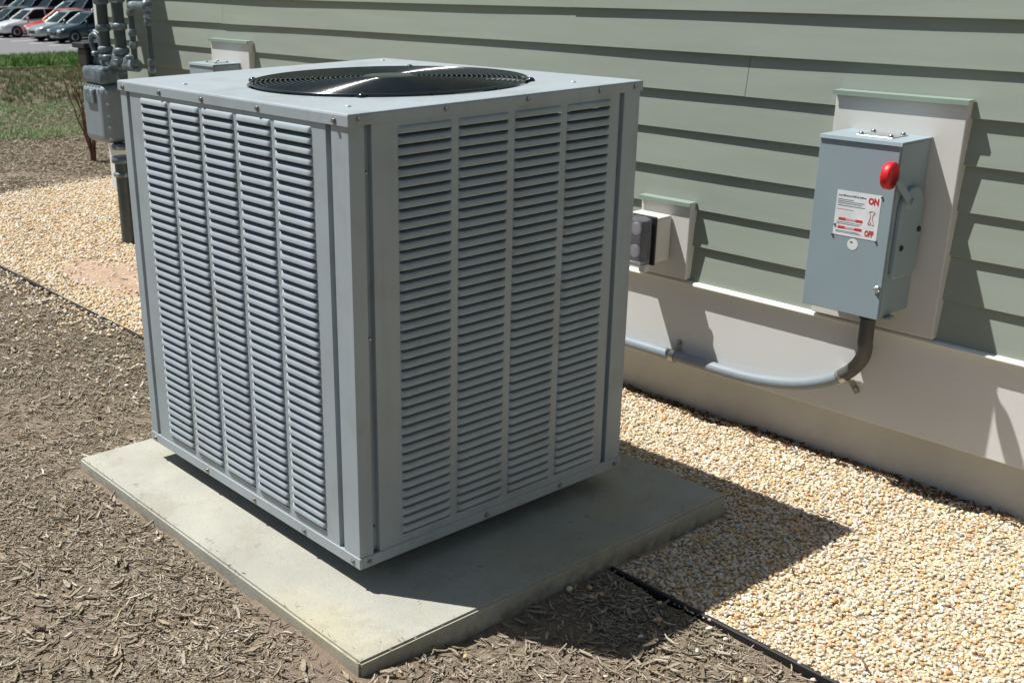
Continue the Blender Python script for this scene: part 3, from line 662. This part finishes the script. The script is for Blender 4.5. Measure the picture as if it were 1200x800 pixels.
# screws
def screw(p, n_, r=.0042):
    mb = MB(); mb.lathe([(r * 1.5, 0), (r * 1.5, .0012), (r, .0014), (r, .0042), (r * .7, .0050)], p, n_, 8, False); part(mb, 'screw', M['screw'], unit)
for u in (.022, .19, .365, .57, .81): screw(q3('left', u, ZC + .008, e), (0, -1, 0))
for u in (.02, .215, .42, .62, .725): screw(q3('right', u, ZC + .010, e), (1, 0, 0))
for u in (.02, .27, .47, .66, .825): screw(q3('left', u, ZB + .011, .0022), (0, -1, 0))
for u in (.02, .33, .55, .73): screw(q3('right', u, ZB + .011, .0022), (1, 0, 0))
for u, z in ((.0405, .85), (.0405, .55), (.0405, .17), (.690, .85), (.690, .5)): screw(q3('right', u, z, -.0105), (1, 0, 0), .0035)
for u in (.04, .02): pass
for (x, y) in ((-.64, .05), (-.07, .62), (-.08, .06), (-.78, .69)): 
    mb = MB(); mb.lathe([(.006, 0), (.006, .001), (.004, .003)], (x, y, ZTp), (0, 0, 1), 8, False); part(mb, 'top_screw', M['unit'], unit)

# ------------------------------------------------------------ mounting boards with flashing
def mount_board(x0, x1, z0, z1, yf, label):
    t = thing('mounting_board', label, 'mounting board', ((x0 + x1) / 2, 1.318, z0), 'cream mounting boards on the siding')
    mb = MB(); mb.box(x0, x1, yf, 1.332, z0, z1 - .006, .002, 2); part(mb, 'board', M['trim'], t)
    mb = MB(); mb.prism([(yf - .008, z1 - .014), (yf - .008, z1 - .0055), (1.3145, z1 - .0055), (1.3145, z1 - .0035), (yf - .0095, z1 - .0040), (yf - .0095, z1 - .014)], 'x', x0 - .004, x1 + .004)
    part(mb, 'flashing', M['green_flash'], t); return t
mount_board(.1115, .4115, .3795, .9045, 1.295, 'tall cream mounting board behind the grey disconnect box with the red knob')
mount_board(-2.672, -2.385, .3795, .9075, 1.295, 'distant cream mounting board seen just above the back of the air conditioner')
mount_board(-.424, -.263, .3795, .591, 1.295, 'short cream mounting board behind the outlet box beside the air conditioner')

# ------------------------------------------------------------ disconnect boxes
def text_mesh(body, size, mt, origin, ud, vd, nd, bold=0.0, squash=1):
    cu = bpy.data.curves.new('txt', 'FONT'); cu.body = body; cu.size = size; cu.offset = bold; cu.align_x = 'CENTER'; cu.align_y = 'CENTER'; cu.resolution_u = 2; cu.extrude = .00006
    ob = bpy.data.objects.new('txt', cu); C.objects.link(ob); dg = bpy.context.evaluated_depsgraph_get()
    me = bpy.data.meshes.new_from_object(ob.evaluated_get(dg)); bpy.data.objects.remove(ob)
    Mx = Matrix(((ud[0] * squash, vd[0], nd[0], origin[0]), (ud[1] * squash, vd[1], nd[1], origin[1]), (ud[2] * squash, vd[2], nd[2], origin[2]), (0, 0, 0, 1)))
    mb = MB(); mb.add([Mx @ v.co for v in me.vertices], [tuple(p.vertices) for p in me.polygons]); bpy.data.meshes.remove(me); return mb
BW = .187
def disconnect(x1, label, full=True):
    X1 = x1; X0 = x1 - BW; YF, YB = 1.1735, 1.2945; ZL, ZH = .438, .817
    t = thing('disconnect_box', label, 'disconnect box', ((X0 + X1) / 2, YB, ZL), 'grey electrical disconnect boxes')
    mb = MB(); mb.box(X0 + .002, X1, YF + .006, YB, ZL, ZH - .002, .0015); part(mb, 'enclosure', M['steelgrey'], t)
    # door overlapping the front, rounded notch under the knob
    mb = MB(); zc = .690
    poly = [(X0, ZL - .004), (X1 - .002, ZL - .004), (X1 - .002, zc - .055), (X1 - .008, zc - .035), (X1 - .018, zc - .012), (X1 - .020, zc), (X1 - .018, zc + .012), (X1 - .008, zc + .03), (X1 - .002, zc + .045), (X1 - .002, ZH - .006), (X0, ZH - .006)]
    poly = [(X0, ZL - .004), (X1 - .002, ZL - .004), (X1 - .002, ZH - .006), (X0, ZH - .006)]
    mb.prism(poly, 'y', YF, YF + .0055, .0012); part(mb, 'door', M['steelgrey'], t)
    # rain hood on top
    mb = MB(); mb.prism([(YF + .001, ZH - .001), (YB, ZH - .0015), (YB, ZH + .002), (YF - .002, ZH + .0025), (YF - .004, ZH - .006), (YF - .002, ZH - .006)], 'x', X0 - .001, X1 + .003, .0006); part(mb, 'top_hood', M['steelgrey'], t)
    # top knock-out plate with four screws
    cx, cy = (X0 + X1) / 2 + .012, (YF + YB) / 2 + .004
    mb = MB(); mb.box(cx - .042, cx + .042, cy - .033, cy + .033, ZH + .0015, ZH + .0045, .001); pl = part(mb, 'hub_cover_plate', M['galv'], t)
    for sx in (-1, 1):
        for sy in (-1, 1):
            mb = MB(); mb.lathe([(.0055, 0), (.0055, .004), (.003, .006)], (cx + sx * .034, cy + sy * .025, ZH + .004), seg=8); part(mb, 'screw', M['screw'], pl)
    # handle bracket on the right side: plate with rounded top
    mb = MB(); yc, zc, rr = 1.236, .674, .047
    poly = [(yc + rr * math.cos(a), zc + rr * math.sin(a)) for a in np.linspace(0, math.pi, 14)] + [(yc - rr, .535), (yc - rr + .012, .523), (yc + rr - .012, .523), (yc + rr, .535)]
    mb.prism(poly, 'x', X1, X1 + .011, .003); part(mb, 'handle_bracket', M['steelgrey'], t)
    mb = MB(); mb.lathe([(.014, 0), (.014, .006), (.009, .009), (.009, .016)], (X1 + .007, 1.214, .690), (1, 0, 0), 16); part(mb, 'pivot', M['steelgrey'], t)
    mb = MB(); d = Vector((1.146 - 1.214, .747 - .690)); L_ = d.length; nrm = Vector((-d.y, d.x)) / L_ * .009
    a, b_ = Vector((1.214, .690)), Vector((1.146, .747)); mb.prism([tuple(a + nrm), tuple(a - nrm), tuple(b_ - nrm * .8), tuple(b_ + nrm * .8)], 'x', X1 + .014, X1 + .018, .0008)
    lever = part(mb, 'lever', M['steelgrey'], t)
    mb = MB(); K = (X1 + .002, 1.141, .7555)
    mb.lathe([(.013, -.014), (.0250, -.0125), (.0285, -.009), (.0290, .003), (.0270, .0068), (.0228, .0074), (.0205, .0018), (.0, .0013)], K, (1, .12, 0), 32); part(mb, 'red_knob', M['red'], lever)
    for (y, z) in ((1.272, .625), (1.208, .592)):
        mb = MB(); mb.lathe([(.0065, 0), (.0065, .003), (.004, .005)], (X1 + .0105, y, z), (1, 0, 0), 10); part(mb, 'padlock_hole', M['black'], t)
    mb = MB(); mb.lathe([(.004, 0), (.004, .003), (.002, .005)], (X1, 1.196, .723), (1, 0, 0), 10); part(mb, 'side_screw', M['screw'], t)
    # door latch
    mb = MB(); mb.box(X1 - .012, X1 - .004, YF - .010, YF, .496, .512, .002); mb.tube([(X1 - .002, YF - .007, .500), (X1 - .014, YF - .006, .506), (X1 - .018, YF - .002, .503)], .0025, 6); part(mb, 'door_latch', M['galv'], t)
    mb = MB(); mb.box(X1 - .022, X1 + .012, YF + .02, YF + .05, ZL - .006, ZL, .001); part(mb, 'bottom_lug', M['galv'], t)
    # label
    lx0, lx1, lz0, lz1 = X1 - .131, X1 - .028, .606, .704; y = YF - .0006
    mb = MB(); mb.box(lx0, lx1, y, YF + .0004, lz0, lz1); lab = part(mb, 'white_label', M['white'], t)
    if full:
        ud, vd, nd = (1, 0, 0), (0, 0, 1), (0, -1, 0); yp = y - .0003
        def rec(x0, x1_, z0, z1, mt, nm='printed_line'):
            mb = MB(); mb.box(lx0 + x0, lx0 + x1_, yp, y - .00002, lz0 + z0, lz0 + z1); part(mb, nm, mt, lab)
        part(text_mesh('ON', .0185, M['print_red'], (lx1 - .0165, yp, lz1 - .015), ud, vd, nd, .0011, .82), 'on_lettering', M['print_red'], lab)
        part(text_mesh('OFF', .0175, M['print_red'], (lx1 - .0185, yp, lz0 + .0125), ud, vd, nd, .0009, .66), 'off_lettering', M['print_red'], lab)
        # heading made of short dark strokes, too small to read
        rr_ = random.Random(4); x = .004
        while x < .066:
            w_ = rr_.uniform(.0015, .006); rec(x, x + w_, .0865, .0865 + rr_.uniform(.002, .0036), M['print_dark']); x += w_ + .0012
        for zz, xe in ((.0785, .040), (.0745, .066), (.0705, .060), (.0655, .068)): rec(.004, xe, zz, zz + .0011, M['print_dark'])
        rec(.004, .044, .0575, .0587, M['print_pink'])
        for zz in (.0335, .0105 + .0045):
            rec(.010, .027, zz, zz + .0058, M['print_red'], 'red_bar'); rec(.0272, .0498, zz + .0004, zz + .0054, M['print_pink'], 'pale_bar'); rec(.050, .067, zz, zz + .0058, M['print_red'], 'red_bar')
        for zz, xe in ((.029, .066), (.0255, .060), (.0098, .06), (.0070, .066)): rec(.006, xe, zz, zz + .0009, M['print_dark'])
        # small outlined lever emblem between ON and OFF
        hx, hz = lx1 - .017, (lz0 + lz1) / 2 - .002
        mb = MB()
        for pth in ([(-.007, .013), (0, .016), (.007, .013), (.003, .008), (.002, .0), (.004, -.006), (.007, -.013), (.002, -.014), (0, -.008), (-.002, -.014), (-.007, -.013), (-.004, -.006), (-.003, 0), (-.003, .008)],):
            mb.tube([(hx + a, yp, hz + b_) for a, b_ in pth], .00045, 4, closed=True)
        part(mb, 'emblem_outline', M['print_red'], lab)
        for (x, z) in ((lx0, lz0 - .001), (lx1, lz0 - .001), (lx1 + .001, lz1 - .003), (lx0 + .003, lz0 + .022)):
            mb = MB(); mb.lathe([(.0028, 0), (.0028, .001), (.0015, .002)], (x, y, z), (0, -1, 0), 8); part(mb, 'rivet', M['pipe'], lab)
        mb = MB(); mb.lathe([(.0125, 0), (.0125, .0005)], (X1 - .081, YF, .590), (0, -1, 0), 24, False); st = part(mb, 'round_sticker', M['white'], t)
        mb = MB(); mb.box(X1 - .087, X1 - .0815, YF - .0009, YF - .0004, .5935, .5965); part(mb, 'printed_mark', M['print_dark'], st)
    return t
disconnect(.3445, 'blue grey disconnect box with red knob and white ON OFF label on the wall')
disconnect(-2.455, 'distant grey disconnect box, only its top showing behind the air conditioner', False)

# ------------------------------------------------------------ conduit
def bez(p0, p1, p2, p3, n):
    return [tuple(Vector(p0) * (1 - t) ** 3 + Vector(p1) * 3 * t * (1 - t) ** 2 + Vector(p2) * 3 * t * t * (1 - t) + Vector(p3) * t ** 3) for t in [k / n for k in range(n + 1)]]
cy = 1.2985
cond = thing('conduit', 'grey plastic conduit running along the board and curving up to the disconnect box', 'conduit', (0, 1.319, .16))
path = [(-1.9, cy, .166), (-.9, cy, .166), (-.45, cy, .162), (-.284, cy, .162), (-.12, cy, .162)] + bez((-.06, cy, .163), (.06, cy, .170), (.14, cy, .192), (.205, cy, .235), 8) + bez((.215, cy, .242), (.262, cy - .01, .285), (.292, cy - .055, .33), (.2945, cy - .072, .36), 8)[1:] + [(.2945, cy - .0725, .40), (.2945, cy - .0725, .436)]
i0 = 14
mb = MB(); mb.tube(path[:i0], .0155, 14); part(mb, 'pipe', M['conduit'], cond)
mb = MB(); mb.tube(path[i0 - 1:], .0165, 14); part(mb, 'curved_pipe', M['flexi'], cond)
mb = MB(); mb.lathe([(.0205, 0), (.0205, .014), (.018, .018)], (.2945, cy - .0725, .418), seg=18); part(mb, 'coupling', M['black'], cond)
def clamp(x, z, ang, tail):
    mb = MB(); c, s_ = math.cos(ang), math.sin(ang)
    p = lambda a, b_, yy: (x + c * a - s_ * b_, yy, z + s_ * a + c * b_)
    for da in (-.0045, .0045):
        pass
    v = []; f = []
    N_ = 12
    for i in range(N_ + 1):
        t = -math.pi * .5 + math.pi * i / N_ ; r = .0178
        for da in (-.008, .008): v.append(p(da, r * math.sin(t), cy - r * math.cos(t) ))
    for i in range(N_): f.append((2 * i, 2 * i + 1, 2 * i + 3, 2 * i + 2))
    v += [p(-.008, -.0178, 1.3172), p(.008, -.0178, 1.3172), p(-.008, .0178, 1.3172), p(.008, .0178, 1.3172), p(-.008, .0178 + tail, 1.3172), p(.008, .0178 + tail, 1.3172)]
    k = 2 * (N_ + 1); f += [(0, 1, k + 1, k), (2 * N_, 2 * N_ + 1, k + 3, k + 2), (k + 2, k + 3, k + 5, k + 4)]
    mb.add(v, f, False); cl = part(mb, 'clamp', M['clamp'], cond)
    mb = MB(); mb.lathe([(.006, 0), (.006, .003), (.003, .0055)], p(0, .0178 + tail * .6, 1.317), (0, -1, 0), 10); part(mb, 'screw', M['screw'], cl)
clamp(-.284, .162, 0, .026); clamp(.213, .240, math.radians(38) + math.pi, .034)

# ------------------------------------------------------------ outlet box with in-use cover
t = thing('outlet_box', 'beige weatherproof outlet box with smoky clear bubble cover beside the air conditioner', 'outlet box', (-.37, 1.295, .44))
mb = MB(); mb.box(-.425, -.318, 1.232, 1.2945, .425, .547, .006, 2); part(mb, 'back_box', M['outlet'], t)
mb = MB(); mb.box(-.428, -.315, 1.2235, 1.2312, .421, .551, .003, 2); part(mb, 'gasket_frame', M['black'], t)
bm = bmesh.new(); mb = MB(); mb.box(-.414, -.329, 1.2155, 1.2225, .434, .540, .003, 2); part(mb, 'socket_plate', M['black'], t)
mb = MB(); mb.box(-.422, -.321, 1.176, 1.223, .424, .549, .010, 3)
cv = part(mb, 'clear_cover', M['clear'], t)
sm = cv.modifiers.new('wall', 'SOLIDIFY'); sm.thickness = .002; sm.offset = -1
for z in (.455, .515):
    mb = MB(); mb.lathe([(.017, 0), (.017, .006), (.012, .007)], (-.37, 1.2150, z), (0, -1, 0), 20); part(mb, 'socket', M['outlet'], t)
for i in range(4):
    mb = MB(); mb.box(-.41 + i * .022, -.405 + i * .022, 1.178, 1.222, .5495, .552, .0005); part(mb, 'cover_rib', M['clear'], t)
mb = MB(); mb.box(-.345, -.325, 1.200, 1.222, .405, .4235, .002); part(mb, 'cover_latch', M['outlet'], t)

# ------------------------------------------------------------ gas meter and its pipes
gm = thing('gas_meter', 'slate grey gas meter with valves on a thick riser pipe left of the air conditioner', 'gas meter', (-3.20, 1.108, 0))
mb = MB(); mb.tube([(-3.20, 1.108, -.05), (-3.20, 1.108, .36)], .034, 18); part(mb, 'riser_pipe', M['pipe'], gm)
for z, r, h in ((.30, .043, .02), (.36, .046, .03), (.42, .040, .025)):
    mb = MB(); mb.lathe([(r * .85, 0), (r, .004), (r, h - .004), (r * .85, h)], (-3.20, 1.108, z), seg=18); part(mb, 'coupling', M['pipe_fit'], gm)
mb = MB(); mb.box(-3.41, -3.19, 1.04, 1.19, .445, .700, .035, 4); mt_ = part(mb, 'meter_body', M['meter'], gm)
mb = MB(); mb.box(-3.40, -3.20, 1.048, 1.182, .700, .775, .020, 3); part(mb, 'meter_top', M['pipe_fit'], gm)
mb = MB(); mb.box(-3.345, -3.255, 1.028, 1.05, .62, .68, .004); part(mb, 'index_window', M['pipe_fit'], mt_)
for i in range(7):
    mb = MB(); mb.lathe([(.006, 0), (.006, .006)], (-3.395 + i * .032, 1.0385, .695), (0, -1, 0), 8); part(mb, 'bolt', M['galv'], mt_)
for i in range(5):
    mb = MB(); mb.lathe([(.006, 0), (.006, .006)], (-3.1895, 1.06, .47 + i * .05), (1, 0, 0), 8); part(mb, 'bolt', M['galv'], mt_)
mb = MB(); mb.tube([(-3.42, 1.115, .79), (-2.98, 1.115, .79)], .026, 14); part(mb, 'manifold_pipe', M['pipe_fit'], gm)
def riser(x, y, r, z0, z1, fits, m_='pipe'):
    mb = MB(); mb.tube([(x, y, z0), (x, y, z1)], r, 14); pp = part(mb, 'gas_pipe', M[m_], gm)
    for z in fits:
        mb = MB(); mb.lathe([(r * 1.15, 0), (r * 1.4, .006), (r * 1.4, .022), (r * 1.15, .028)], (x, y, z), seg=16); part(mb, 'collar', M['pipe_fit'], pp)
riser(-3.255, 1.108, .024, 0.78, 1.13, (.80, .83, .92, 1.03)); riser(-3.105, 1.108, .025, 0.78, 1.13, (.80, .83, .93, 1.04))
riser(-2.985, 1.108, .013, 0.78, 1.13, (.79, .86, .91, .99))
mb = MB(); mb.tube([(-2.962, 1.10, 1.032), (-2.83, 1.10, 1.032)], .0165, 12); part(mb, 'cross_pipe', M['pipe_fit'], gm)
mb = MB(); mb.lathe([(.010, -.024), (.022, -.016), (.025, 0), (.022, .016), (.010, .024)], (-2.825, 1.10, 1.030), seg=16); part(mb, 'elbow', M['pipe_fit'], gm)
riser(-2.822, 1.10, .0115, .75, 1.02, (.77, .80, .98, .955))
mb = MB(); mb.tube([(-2.822, 1.10, .75), (-2.822, 1.10, .70), (-2.85, 1.11, .66), (-3.1, 1.11, .66)], .014, 10); part(mb, 'return_pipe', M['pipe'], gm)
mb = MB(); mb.tube(bez((-3.29, 1.10, .79), (-3.33, 1.09, .80), (-3.37, 1.08, .90), (-3.33, 1.09, .905), 8) + bez((-3.33, 1.09, .905), (-3.30, 1.10, .91), (-3.285, 1.10, .88), (-3.28, 1.10, .85), 6)[1:], .011, 10); part(mb, 'vent_pipe', M['pipe_fit'], gm)
mb = MB(); mb.box(-3.445, -3.355, 1.06, 1.15, .765, .845, .008, 2); part(mb, 'regulator_box', M['black'], gm); mb = MB(); mb.box(-3.475, -3.35, 1.05, 1.16, .8455, .868, .004, 2); part(mb, 'regulator_lid', M['black'], gm)
for i in range(9):
    mb = MB(); x = -3.43 + i * .055; mb.lathe([(.017, 0), (.02, .004), (.02, .016), (.014, .02)], (x, 1.09 + .02 * (i % 2), .795 + .01 * (i % 3)), (0, -1, 0) if i % 2 else (0, 0, 1), 8, False); part(mb, 'valve_nut', M['pipe_fit'], gm)
# unseen box added above the frame to throw the dark patch on the siding
um = thing('unseen_shadow_box', 'unseen grey box added above the gas pipes to shade the siding', 'shadow caster', (-3.33, 1.318, 1.18))
mb = MB(); mb.box(-3.50, -3.245, 1.02, 1.3170, 1.18, 1.40, .006, 2); part(mb, 'box_body', M['meter'], um)
mb = MB(); mb.box(-3.505, -3.24, 1.012, 1.0195, 1.175, 1.405, .003); part(mb, 'box_door', M['meter'], um)

# ------------------------------------------------------------ bare shrub
sh = thing('bare_shrub', 'small bare reddish twiggy shrub growing in the mulch beyond the gravel', 'shrub', (-5.47, 1.99, -.02))
rs2 = random.Random(12)
for i in range(11):
    a = rs2.uniform(0, 6.28); sp = rs2.uniform(.04, .17); h = rs2.uniform(.46, .70); p = [Vector((-5.47 + .012 * math.cos(a), 1.99 + .012 * math.sin(a), -.03))]
    for k in range(1, 8):
        u = k / 7; p.append(Vector((-5.47 + sp * math.cos(a) * u ** 1.2 + rs2.uniform(-.008, .008), 1.99 + sp * math.sin(a) * u ** 1.2 + rs2.uniform(-.008, .008), -.03 + h * u)))
    mb = MB(); mb.tube(p, [.0075 * (1 - .7 * k / 7) for k in range(8)], 6); st = part(mb, 'stem', M['bark'], sh)
    tw = MB(); lf = MB()
    for k in range(2, 8):
        q = p[k]; b2 = rs2.uniform(0, 6.28); ln = rs2.uniform(.04, .11); e_ = q + Vector((math.cos(b2) * ln * .5, math.sin(b2) * ln * .5, ln * .8)); tw.tube([q, (q + e_) / 2 + Vector((0, 0, -.004)), e_], [.0034, .0026, .0014], 5)
        for _ in range(2):
            c_ = q.lerp(e_, rs2.uniform(.3, 1)); s_ = .007; lf.add([c_ + Vector((-s_, 0, 0)), c_ + Vector((0, s_ * .6, s_)), c_ + Vector((s_, 0, 2 * s_)), c_ + Vector((0, -s_ * .6, s_))], [(0, 1, 2, 3)])
    part(tw, 'twig', M['bark'], st); part(lf, 'bud', M['bud'], st)

# ------------------------------------------------------------ parked cars
ZP = -2.095; K = .87
def car(x, y, paint, label, cat='car', kind='sedan', face=-1):
    """nose towards face*Y; x, y = middle of the nose"""
    t = thing('parked_car', label, cat, (x, y, ZP), 'cars in the car park')
    f_ = lambda q: (x + q[0] * K, y - face * q[1] * K, ZP + q[2] * K)       # q: (side, back, up)
    Ln = 4.5; hw = .86
    if kind == 'sedan':
        side = [(0.05, .28), (0, .45), (.04, .66), (.25, .76), (1.15, .93), (3.75, .98), (4.35, .95), (4.5, .80), (4.5, .42), (4.4, .26)]
        cab = [(1.12, .90), (1.85, 1.38), (2.1, 1.43), (2.9, 1.43), (3.2, 1.39), (3.95, .95)]
    else:
        side = [(0.05, .32), (0, .55), (.05, .85), (.25, .98), (1.2, 1.08), (4.3, 1.10), (4.55, 1.05), (4.6, .5), (4.5, .32)]
        cab = [(1.15, 1.02), (1.75, 1.62), (2.0, 1.70), (4.0, 1.70), (4.25, 1.64), (4.5, 1.06)]
    def loft(prof, stations):
        v = []; n = len(prof)
        for s_, ins in stations:
            for (b_, u) in prof:
                cxm = 2.25; v.append(f_((s_, cxm + (b_ - cxm) * (1 - ins), u if u < .5 else u - ins * .35)))
        f = []
        for i in range(len(stations) - 1):
            for k in range(n): f.append((i * n + k, i * n + (k + 1) % n, (i + 1) * n + (k + 1) % n, (i + 1) * n + k))
        f += [tuple(range(n))[::-1], tuple(range(n * (len(stations) - 1), n * len(stations)))]
        return v, f
    mb = MB(); mb.add(*loft(side, [(-hw, .05), (-hw + .07, .02), (-.5, 0), (.5, 0), (hw - .07, .02), (hw, .05)]), True); body = part(mb, 'body', paint, t)
    mb = MB(); v = []; n = len(cab)
    for s_, k_ in ((-1, 0), (1, 0)):
        for (b_, u) in cab: v.append(f_((s_ * (hw - .06 - .28 * (u - .95) ), b_, u)))
    f = [tuple(range(n))[::-1], tuple(range(n, 2 * n))] + [(k, (k + 1) % n, n + (k + 1) % n, n + k) for k in range(n)]
    mb.add(v, f); gl = part(mb, 'windows', M['glass'], t)
    top = [q for q in cab if q[1] > 1.3 and kind == 'sedan' or q[1] > 1.6]; mb = MB(); v = []; n = len(top)
    for dz in (.0, .035):
        for s_ in (-1, 1):
            for (b_, u) in top: v.append(f_((s_ * (hw - .055 - .28 * (u - .95)), b_ , u + dz)))
    f = [(k, k + 1, n + k + 1, n + k) for k in range(n - 1)] + [(2 * n + k, 2 * n + k + 1, 3 * n + k + 1, 3 * n + k) for k in range(n - 1)]
    f += [(k, k + 1, 2 * n + k + 1, 2 * n + k) for k in range(n - 1)] + [(n + k, n + k + 1, 3 * n + k + 1, 3 * n + k) for k in range(n - 1)] + [(0, n, 3 * n, 2 * n), (n - 1, 2 * n - 1, 4 * n - 1, 3 * n - 1)]
    mb.add(v, f); part(mb, 'roof', paint, t)
    for s_ in (-1, 1):
        def pil(a, b_, w_=.035):
            mb = MB(); pa = f_((s_ * (hw - .052 - .28 * (a[1] - .95)), a[0], a[1])); pb = f_((s_ * (hw - .052 - .28 * (b_[1] - .95)), b_[0], b_[1])); mb.tube([pa, pb], w_, 5); part(mb, 'pillar', paint, t)
        pil(cab[0], cab[1]); pil(cab[-1], cab[-2], .05); pil((2.55, .96), (2.55, cab[2][1]))
        for b_ in (.78, 3.62):
            mb = MB(); c_ = f_((s_ * (hw - .10), b_, .32)); mb.lathe([(.20 * K, -.11 * K), (.32 * K, -.11 * K), (.33 * K, 0), (.32 * K, .11 * K), (.20 * K, .115 * K)], c_, (s_, 0, 0), 20); wh = part(mb, 'wheel', M['tyre'], t)
            mb = MB(); mb.lathe([(.205 * K, .10 * K), (.19 * K, .125 * K), (.06 * K, .10 * K)], c_, (s_, 0, 0), 16); part(mb, 'rim', M['rim'], wh)
            mb = MB(); mb.lathe([(.385 * K, -.02), (.385 * K, .02)], f_((s_ * (hw - .035), b_, .36)), (s_, 0, 0), 20, False); part(mb, 'wheel_arch', M['black'], t)
        h0 = .62 if kind == 'sedan' else .82
        mb = MB(); c_ = f_((s_ * .60, .085, h0)); mb.box(c_[0] - .17 * K, c_[0] + .17 * K, c_[1] - .07 * K, c_[1] + .07 * K, c_[2] - .07 * K, c_[2] + .06 * K, .03 * K, 2); part(mb, 'headlight', M['lens'], t)
        mb = MB(); c_ = f_((s_ * .62, Ln - .03, h0 + .18)); mb.box(c_[0] - .16 * K, c_[0] + .16 * K, c_[1] - .05 * K, c_[1] + .05 * K, c_[2] - .08 * K, c_[2] + .06 * K, .02 * K); part(mb, 'tail_light', M['print_red'], t)
        mb = MB(); c_ = f_((s_ * (hw + .07), 1.45, 1.0)); mb.box(c_[0] - .07 * K, c_[0] + .07 * K, c_[1] - .05 * K, c_[1] + .05 * K, c_[2] - .06 * K, c_[2] + .07 * K, .02 * K); part(mb, 'mirror', paint, t)
    mb = MB(); c_ = f_((0, .0, .5)); mb.box(c_[0] - .35 * K, c_[0] + .35 * K, c_[1] - .03 * K, c_[1] + .05 * K, c_[2] - .10 * K, c_[2] + .06 * K, .01 * K); part(mb, 'grille', M['black'], t)
    return t
P_white = carpaint('white_car_paint', (.62, .64, .64), .3, 0); P_red = carpaint('orange_red_car_paint', (.62, .05, .015), .3, .1); P_silver = carpaint('silver_green_paint', (.34, .40, .38), .3, .4)
P_dark = carpaint('dark_green_paint', (.04, .065, .07), .25, .3); P_char = carpaint('charcoal_paint', (.05, .06, .06), .3, .3); P_navy = carpaint('navy_paint', (.012, .022, .06), .3, .3); P_maroon = carpaint('maroon_paint', (.08, .012, .02), .3, .3); P_teal = carpaint('grey_teal_paint', (.10, .16, .17), .3, .4)
X_ = -49.95 - .75; Y_ = 19.9; ST = 2.12
car(X_ - 2 * ST, Y_, P_white, 'white car parked left of the orange red car, nose to the left')
car(X_ - ST, Y_ + .75, P_red, 'orange red car between the white car and the silver car')
car(X_, Y_, P_silver, 'silver green car parked between the red car and the dark green car')
car(X_ + ST, Y_ + .1, P_dark, 'dark green car parked at the right end of the front row by the gas pipes')
car(X_ + 2 * ST + .2, Y_ + 1.2, P_char, 'charcoal car mostly hidden behind the gas pipes')
car(X_ - 3 * ST, Y_ - .1, P_char, 'dark car with pale highlights at the far left edge of the photo')
car(X_ - 4 * ST, Y_, P_silver, 'silver car just outside the left edge beyond the dark car')
R2 = [(-76.5, P_navy, 'suv', 'navy blue SUV at the far left of the back row'), (-74.0, P_maroon, 'suv', 'dark maroon SUV in the back row, second from the left'), (-71.7, P_teal, 'sedan', 'grey teal car in the back row above the white car'), (-69.4, P_navy, 'suv', 'navy SUV in the back row behind the orange red car'), (-67.0, P_char, 'suv', 'charcoal SUV in the back row behind the silver car'), (-64.6, P_teal, 'sedan', 'grey teal car in the back row behind the dark green car'), (-62.2, P_navy, 'suv', 'navy SUV in the back row nearest the gas pipes'), (-59.8, P_dark, 'sedan', 'dark green car at the right end of the back row')]
for x, pnt, kd, lb in R2: car(x, 26.3, pnt, lb, 'car', kd)
# stall lines
mb = MB()
def line(x, y0, y1):
    mb.add([(x - .07, y0, ZP + .004), (x + .07, y0, ZP + .004), (x + .07, y1, ZP + .004), (x - .07, y1, ZP + .004)], [(0, 1, 2, 3)])
for k in range(-6, 4): line(X_ + ST * (k + .5), Y_ - .6, Y_ + 4.4)
for k in range(-6, 8): line(-69.4 + 2.35 * (k + .5), 25.8, 30.5)
struct(mb, 'stall_lines', M['line'])
